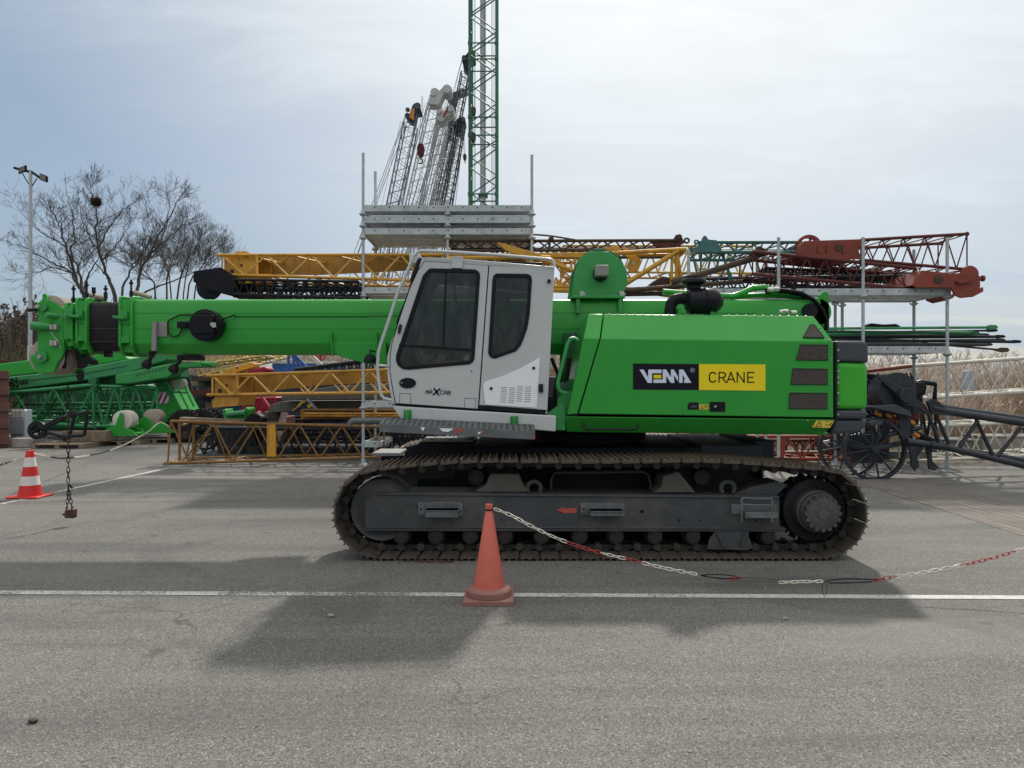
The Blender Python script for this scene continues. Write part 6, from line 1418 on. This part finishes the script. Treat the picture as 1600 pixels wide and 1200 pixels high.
for i in range(9):
    x0 = rnd.uniform(400,560); y = 648+rnd.uniform(0,40); Y = 19.5+rnd.uniform(0,3)
    lat_px('boom_section', 'black lattice section in the dark jumble beneath the left rack', 'boom section', (x0-120,y,y+14,Y), (x0+160,y-4,y+10,Y), .8, 12, .04, .022, 'dark_steel', group='black lattices beneath the left rack')

# ================================================================ lamp post, trees, reeds
YP = 30.0
t = thing('street_lamp', 'tall grey lamp post with two floodlights on slanted arms', 'street lamp', V((P(47,600,YP).x,YP,0)))
top = P(48,266,YP); mb = MB(); mb.tube([V((P(47,600,YP).x,YP,0)), P(47,540,YP), P(47,540,YP)+V((.0,0,.01)), top], [.11,.105,.078,.07], 12); mb.build('pole', 'pole_grey', t, smooth=True)
mb = MB(); mb.tube([P(22,262,YP),P(35,266,YP),P(50,269,YP),P(63,278,YP),P(70,282,YP)], .055, 8); mb.tube([P(35,271,YP),P(47,291,YP)], .022, 6); mb.tube([P(58,278,YP),P(50,291,YP)], .022, 6); mb.build('arm', 'black_paint', t)
for x, y, d in ((35.5,265,-1),(68.5,278,1)):
    c = P(x,y,YP-.1); mb = MB(); mb.obox(c, V((.16,0,.06*-d)), V((0,.05,.02)), V((.03,-.05,.12))); f = mb.build('floodlight', 'black_paint', t, bevel=.02)
    mb = MB(); mb.obox(c+V((0,-.07,-.01)), V((.12,0,.045*-d)), V((0,.005,.002)), V((.022,-.04,.09))); mb.build('lamp_glass', 'plate_steel', f)

def tree(label, limbs, Y, seed, loc, tw=1.0):
    """limbs: pixel polylines with a start and end radius; twigs sprout along them"""
    rng = random.Random(seed); t = thing('bare_tree', label, 'tree', loc, 'bare trees at left'); tr = MB(); cr = MB()
    def twig(p, d, l, r, lev):
        n = 4; pts = [p]; q = p.copy(); dd = d.copy()
        for i in range(n):
            dd = (dd+V((rng.gauss(0,.16),rng.gauss(0,.16),rng.gauss(.05,.1)))).normalized(); q = q+dd*l/n; pts.append(q.copy())
        cr.tube(pts, [r*(1-.55*i/n) for i in range(n+1)], 4 if lev < 2 else 3, cap=False)
        if lev >= 3: return
        for k in range((4,3,2)[lev]):
            f = rng.uniform(.25,1); i = min(int(f*n), n-1); b = pts[i].lerp(pts[i+1], f*n-i)
            ax = V((rng.gauss(0,1),rng.gauss(0,.8),rng.gauss(.2,.6))).normalized(); a = rng.uniform(.4,.9)
            nd = (dd*math.cos(a)+ax*math.sin(a)).normalized(); twig(b, nd, l*rng.uniform(.5,.75), max(.005, r*.62), lev+1)
    for li, (q, r0, r1, trunk) in enumerate(limbs):
        q = [(x, y if y > 462 else 462-(462-y)*.88) for x, y in q]
        drift = rng.uniform(-1.6,1.6); n = len(q)
        pts = smoothpts([P(x,y,Y+drift*k/(n-1)) for k, (x,y) in enumerate(q)], 4)
        pts = [p+V((rng.gauss(0,.03),0,rng.gauss(0,.03))) for p in pts]; m = len(pts)
        for p in pts: p.z = max(p.z, 0)
        r0 *= .72; r1 *= .6
        (tr if trunk else cr).tube(pts, [r1+(r0-r1)*(1-k/(m-1))**1.3 for k in range(m)], 7 if trunk else 5)
        length = sum((b-a).length for a, b in zip(pts, pts[1:])); cnt = int(length*2.9*tw)
        for k in range(cnt):
            f = rng.uniform(.42 if trunk else .12, 1.0); i = min(int(f*(m-1)), m-2); b = pts[i].lerp(pts[i+1], f*(m-1)-i)
            d = (pts[i+1]-pts[i]).normalized(); ax = V((rng.gauss(0,1),rng.gauss(0,.8),rng.gauss(.15,.5))).normalized(); a = rng.uniform(.45,1.1)
            nd = (d*math.cos(a)+ax*math.sin(a)).normalized(); twig(b, nd, rng.uniform(.8,1.7)*(1.15-.75*f), min(.016, max(.008, (r0+(r1-r0)*f)*.3)), 0)
        twig(pts[-1], (pts[-1]-pts[-2]).normalized(), .6, r1*.8, 0)
    tr.build('trunk', 'bark', t, smooth=True); cr.build('crown', 'bark', t)
    return t
YT = 32.0
tb = lambda x: V((P(x,600,YT).x,YT,0))
tree('bare tree at far left spreading its limbs behind the lamp post', [
  ([(140,655),(136,500),(130,460),(122,443),(115,413),(103,377),(97,350),(90,327),(77,307)],.17,.03,1),
  ([(125,450),(117,437),(110,420),(90,407),(67,395),(47,380),(20,370),(6,363)],.075,.02,0),
  ([(134,470),(128,447),(122,413),(110,387),(117,360),(115,333),(110,300),(102,279)],.11,.022,0),
  ([(131,455),(140,420),(152,400),(160,382)],.075,.02,0), ([(103,377),(80,360),(60,345),(40,322),(28,310)],.05,.015,0), ([(110,420),(80,412),(60,420),(40,422),(22,418)],.05,.015,0)], YT, 11, tb(140))
tree('tall bare tree with a dark nest in its top', [
  ([(186,655),(182,500),(180,470),(172,440),(167,427),(158,397),(152,363),(150,333),(150,307),(143,280),(142,262)],.16,.022,1),
  ([(160,400),(147,370),(135,350),(127,320),(123,293)],.065,.018,0), ([(154,375),(170,343),(190,313),(203,300)],.06,.018,0),
  ([(158,397),(178,377),(196,350),(205,325)],.055,.015,0), ([(166,425),(150,405),(140,380),(128,360)],.05,.015,0)], YT+1, 5, tb(186))
tree('bare tree with a trunk leaning right behind the green boom', [
  ([(208,655),(210,500),(213,455),(223,413),(233,393),(253,370),(277,347),(297,325)],.15,.022,1),
  ([(230,398),(247,357),(263,327),(277,297),(284,283)],.075,.018,0), ([(250,372),(262,330),(264,300),(262,277)],.05,.015,0),
  ([(196,655),(190,470),(200,427),(213,400),(230,373),(238,345)],.10,.02,1), ([(222,458),(260,440),(300,423),(328,412)],.07,.018,0), ([(216,440),(222,390),(226,350),(222,318)],.055,.015,0)], YT+.5, 23, tb(208))
tree('bare tree with many slim stems next to the black boom tip', [
  ([(248,655),(243,463),(230,427),(213,400)],.09,.02,1), ([(262,655),(260,463),(267,407),(277,373),(282,345)],.09,.02,1),
  ([(280,655),(277,467),(287,413),(307,373),(318,350)],.09,.02,1), ([(296,655),(293,467),(313,413),(333,383),(346,372)],.08,.018,1),
  ([(306,655),(303,467),(320,427),(340,400),(352,385)],.07,.018,1), ([(286,655),(287,460),(296,400),(300,365)],.07,.018,1), ([(270,655),(268,460),(258,410),(252,380)],.07,.018,1)], YT+5, 31, V((P(280,600,YT+5).x,YT+5,0)), 1.1)
mb = MB(); c = P(150,316,YT+1); mb.ball(c, .19, 1.1, 1, .85, 3)
for v in mb.bm.verts: v.co = c+(v.co-c)*random.uniform(.72,1.2)
for i in range(160):
    u = V((random.gauss(0,1),random.gauss(0,1),random.gauss(0,1))).normalized(); w = V((random.gauss(0,1),random.gauss(0,1),random.gauss(0,1))).normalized(); mb.tube([c+u*.17-w*.15, c+u*.20+w*.15], .008, 3)
tag(mb.build('bird_nest', 'nest', base=c), 'dark round bird nest of twigs high in the bare tree', 'nest')

def reeds(name, m, m2, x0, x1, y0, y1, n, h0, h1, seed, lab, cat, tri=.012, plume=True):
    rng = random.Random(seed); vs = []; fs = []; mi = []
    def quad(a, b, w0, w1, k):
        d = V((rng.uniform(-1,1), rng.uniform(-.4,.4), 0)).normalized(); i = len(vs)
        vs.extend([a-d*w0, a+d*w0, b+d*w1, b-d*w1]); fs.append((i,i+1,i+2,i+3)); mi.append(k)
    for i in range(n):
        y = y0+(y1-y0)*rng.random()**1.2; x = rng.uniform(x0,x1)*(y/y0)**.9 if x0 < 0 else rng.uniform(x0,x1)
        clump = .8+.25*math.sin(x*1.3+y*.4)+.12*math.sin(x*3.7+1)
        h = rng.uniform(h0,h1)*clump; lean = V((rng.gauss(0,.12),rng.gauss(0,.1),1))
        a = V((x,y,0)); b = a+lean*h*.55; c_ = b+(lean+V((rng.gauss(0,.12),0,0)))*h*.45
        quad(a,b,tri,tri*.8,0); quad(b,c_,tri*.8,tri*.4,0)
        for j in range(2):
            s = a.lerp(b, rng.uniform(.3,1)); quad(s, s+V((rng.gauss(0,.25),rng.gauss(0,.1),rng.uniform(.1,.45)))*h*.3, tri*1.3, .002, 0)
        if plume and rng.random() < .75:
            for j in range(5):
                s = c_+V((rng.gauss(0,.03),0,-.3*rng.random())); quad(s, s+V((rng.gauss(.05,.09),rng.gauss(0,.05),rng.uniform(.05,.22))), tri*2.2, tri*.9, 1)
    me = bpy.data.meshes.new(name); me.from_pydata([tuple(v) for v in vs], [], fs); me.materials.append(M[m]); me.materials.append(M[m2 or m])
    for p, k in zip(me.polygons, mi): p.material_index = k
    o = bpy.data.objects.new(name, me); COL.objects.link(o); tag(o, lab, cat, kind='stuff'); return o
reeds('reeds', 'reed', 'reed_plume', 6.5, 46, 18.2, 30, 21000, 1.6, 2.45, 4, 'tall dry tan reeds with feathery plumes along the back of the yard', 'reeds', .0065)
reeds('reeds_behind', 'reed', 'reed_plume', -14, 7, 29, 36, 6000, 2.2, 3.4, 5, 'pale dry reeds far behind the stacked booms', 'reeds')
reeds('distant_brush', 'brush', 'brush', -64, -36, 60, 72, 9000, 5.6, 8.4, 6, 'brown leafless thicket on the horizon at far left', 'brush', .05, True)
reeds('low_scrub', 'brush_olive', 'brush_olive', -50, -26, 44, 52, 5000, 1.6, 4.0, 8, 'olive brown scrub below the thicket at far left', 'brush', .03, True)

# ================================================================ tall cranes behind
CR = 'cranes standing far behind the racks'
def crawler_base(t, c, m):
    for s_ in (-1.8,1.0):
        mb = MB(); mb.xz([(c.x-3,.3),(c.x-2.6,0),(c.x+2.6,0),(c.x+3,.3),(c.x+3,.9),(c.x+2.6,1.2),(c.x-2.6,1.2),(c.x-3,.9)], c.y+s_, c.y+s_+.8); mb.build('track', 'dark_steel', t, bevel=.1)
    mb = MB(); mb.box(c.x-3.2, c.x+1.6, c.y-1.3, c.y+1.3, 1.3, 3.0); mb.build('house', m, t, bevel=.05)
def far_boom(label, tip, base, wpx, Y, m, tipm, head, cables, seed, mid=None, house='grey_plate'):
    tx, ty = tip; bx, by = base
    c = P(bx,by,Y); t = thing('lattice_crane', label, 'crane', V((c.x,Y,0)), CR)
    d = V((tx-bx, ty-by)).normalized(); nx, ny = -d.y, d.x; w = wpx/2
    def corner(x, y, s, dep): return P(x+nx*w*s, y+ny*w*s, Y)+V((0,dep,0))
    n = max(10, int(math.hypot(tx-bx,ty-by)/(wpx*.9)))
    A_ = [corner(tx,ty,1,0),corner(tx,ty,-1,0),corner(tx,ty,-1,1.0),corner(tx,ty,1,1.0)]; B_ = [corner(bx,by,1,0),corner(bx,by,-1,0),corner(bx,by,-1,1.4),corner(bx,by,1,1.4)]
    lattice('', '', '', A_, B_, n, .048, .021, m, root=t)
    mb = MB(); mb.prism(head, Y-.1, Y+1.0, Y); hd = mb.build('boom_head', tipm, t, bevel=.05)
    hx = [p[0] for p in head]; hy = [p[1] for p in head]; r = min(max(hx)-min(hx), max(hy)-min(hy))*.19
    mb = MB(); mb.ycyl(max(hx)-r*1.15, min(hy)+r*1.25, Y-.2, Y-.1, r, 20, Y); mb.build('sheave', 'frame_grey' if tipm != 'pale_steel' else 'pole_grey', hd, smooth=True, angle=30)
    mb = MB(); mb.ycyl(min(hx)+r*1.1, min(hy)+(max(hy)-min(hy))*.42, Y-.2, Y-.1, r*.7, 20, Y); mb.build('sheave', 'frame_grey' if tipm != 'pale_steel' else 'pole_grey', hd, smooth=True, angle=30)
    mb = MB()
    for a_, b_ in cables: mb.tube([P(*a_,Y),P(*b_,Y)], .022, 4, cap=False)
    for k in range(5):
        o = (-.75+k*.38)*wpx; mb.tube([P(tx+nx*o,ty+ny*o,Y-.3), P(bx+nx*o*1.5,by+ny*o*1.5,Y-.3)], .013, 4, cap=False)
    mb.build('cables', 'hazed_grey', t)
    crawler_base(t, V((c.x,Y,0)), house)
    return t
t = far_boom('leftmost far crane with a dark blue boom head', (640,192), (547,640), 19, 50, 'hazed_grey', 'navy', [(632,179),(636,176),(640,178),(645,164),(650,160.5),(656,165),(658.5,175),(651,176),(648,190),(640,189),(634,184)],
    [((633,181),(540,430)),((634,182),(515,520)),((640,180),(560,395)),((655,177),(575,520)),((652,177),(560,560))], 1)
mb = MB(); mb.prism([(640,184),(643,172),(648,170),(647,189)], 49.8, 49.88, 49.9); mb.build('stripe_plate', 'orange_roller', t)
t = far_boom('far white crane with a pale double boom head', (680,163), (570,640), 21, 53, 'pale_steel', 'pale_steel', [(673,145),(674,139),(681,137),(687,142),(694,134),(700,132),(706,137),(706,146),(700,149),(694,147),(689,158),(686,166),(676,164),(670,164)],
    [((672,148),(575,480)),((674,146),(590,420)),((704,146),(620,420)),((700,148),(610,460)),((693,150),(640,330)),((668,160),(598,420))], 2)
t = far_boom('far white crane with a red striped boom head', (690,192), (600,640), 17, 49, 'pale_steel', 'pale_steel', [(680,186),(684,172),(690,170),(694,174),(700,165),(706,164),(710,170),(709,178),(699,183),(694,190),(688,192)],
    [((706,175),(640,420)),((700,180),(632,420)),((684,178),(610,440)),((690,190),(625,430)),((697,184),(650,400))], 3)
mb = MB(); mb.prism([(692,182),(699,168),(701,169),(694,183)], 48.8, 48.88, 48.9); mb.build('stripe_plate', 'crimson', t)
t = far_boom('tall far crane with a black boom and black head behind the green mast', (727,112), (615,640), 13, 56, 'hazed_black', 'black_paint', [(721,90),(724,86),(727,87),(732,81),(738,80),(743,86),(743,94),(736,97),(734,108),(730,112),(724,106),(723,95)],
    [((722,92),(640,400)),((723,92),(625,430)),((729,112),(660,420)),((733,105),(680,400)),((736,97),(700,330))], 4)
t = far_boom('far crane with a dense black boom below the green mast head', (719,192), (640,640), 13, 47, 'hazed_black', 'black_paint', [(708,199),(711,190),(717,184),(722,183),(727,187),(728,192),(722,197),(719,207),(712,206)],
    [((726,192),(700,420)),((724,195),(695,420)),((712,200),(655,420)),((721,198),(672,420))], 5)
t = far_boom('far crane with a dark slim boom between the white and black ones', (703,215), (598,640), 12, 58, 'hazed_grey', 'dark_steel', [(697,150),(712,143),(730,138),(731,142),(716,148),(712,160),(706,215),(698,214),(702,160)],
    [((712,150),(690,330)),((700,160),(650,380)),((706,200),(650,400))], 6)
def hook(label, x, y, Y, s, m, top):
    t = thing('hook_block', label, 'hook block', P(x,y,Y), 'hook blocks hanging from the far cranes')
    mb = MB(); mb.prism([(x-1.5*s,y-5*s),(x+1.5*s,y-5*s),(x+2.6*s,y-2*s),(x+2.2*s,y+2*s),(x+.8*s,y+4.5*s),(x-.8*s,y+4.5*s),(x-2.2*s,y+2*s),(x-2.6*s,y-2*s)], Y-.15, Y+.15); mb.build('block', m, t, bevel=.05)
    mb = MB(); r = 1.5*s; pts = [P(x, y+4.5*s, Y), P(x, y+6*s, Y)]+[P(x+r*math.cos(a), y+7.5*s+r*math.sin(a), Y) for a in [math.radians(-80+i*36) for i in range(7)]]; mb.tube(pts, L(.5*s,Y), 6); mb.build('hook', 'rust_brown', t)
    mb = MB()
    for d in (-.8,.8): mb.tube([P(x+d*s,y-5*s,Y),P(top[0]+d,top[1],Y)], .018, 4)
    mb.build('rope', 'anthracite', t)
hook('rust brown hook block hanging before the white boom', 657, 235, 52, 2.3, 'red_dark', (660,150))
hook('dark olive hook block hanging inside the green mast', 739.5, 214, 42.5, 1.6, 'dark_steel', (740,130))
hook('small dark hook block hanging left of the green mast', 726, 245, 46.6, 1.1, 'dark_steel', (723,190))
hook('dark hook block hanging higher up at the green mast', 740, 173, 42.5, 1.4, 'dark_steel', (740,90))
# vertical green mast
YV = 43.0
t = thing('tower_mast', 'tall green vertical lattice mast rising out of the top of the picture', 'crane', V((P(755,600,YV).x,YV,0)), CR)
w0 = P(734,0,YV).x; w1 = P(776,0,YV).x; zt = P(0,-120,YV).z
A_ = [V((w1,YV,zt)),V((w0,YV,zt)),V((w0,YV+1.7,zt)),V((w1,YV+1.7,zt))]; B_ = [V((p.x,p.y,0)) for p in A_]
lattice('', '', '', A_, B_, 13, .09, .042, 'green_mast', root=t, ends=False)
for y in (-30,67,92,183,211,303): 
    mb = MB(); z = P(0,y,YV).z
    for a_, b_ in ((V((w0,YV,z)),V((w1,YV,z))),(V((w0,YV+1.7,z)),V((w1,YV+1.7,z))),(V((w0,YV,z)),V((w0,YV+1.7,z))),(V((w1,YV,z)),V((w1,YV+1.7,z)))): mb.tube([a_,b_], .045, 6)
    for x in (w0,w1): mb.cyl(V((x,YV,z-.1)), V((x,YV,z+.1)), .12, 10)
    mb.build('joint_frame', 'green_mast', t)
mb = MB()
for x in (741,742.5,757,768,770,772): mb.tube([P(x,-100,YV+.8),P(x,600,YV+.8)], .016, 4)
mb.build('ropes', 'anthracite', t)
mb = MB(); mb.box(w0-.6, w1+.6, YV-.8, YV+2.6, 0, .5); mb.build('foot', 'dark_steel', t, bevel=.05)
t = thing('telescopic_mast', 'plain pale grey telescopic boom standing upright inside the green mast', 'crane', V((P(754.5,600,47).x,47,0)), CR)
mb = MB(); a = P(750,600,47); b = P(759,-120,47); mb.box(a.x, b.x, 47, 47.5, 0, b.z); mb.build('boom', 'grey_boom', t, bevel=.03)
mb = MB(); z = P(0,303,47).z; mb.box(a.x-.12, b.x+.12, 46.9, 47.6, z-.15, z+.05); mb.build('collar', 'anthracite', t)
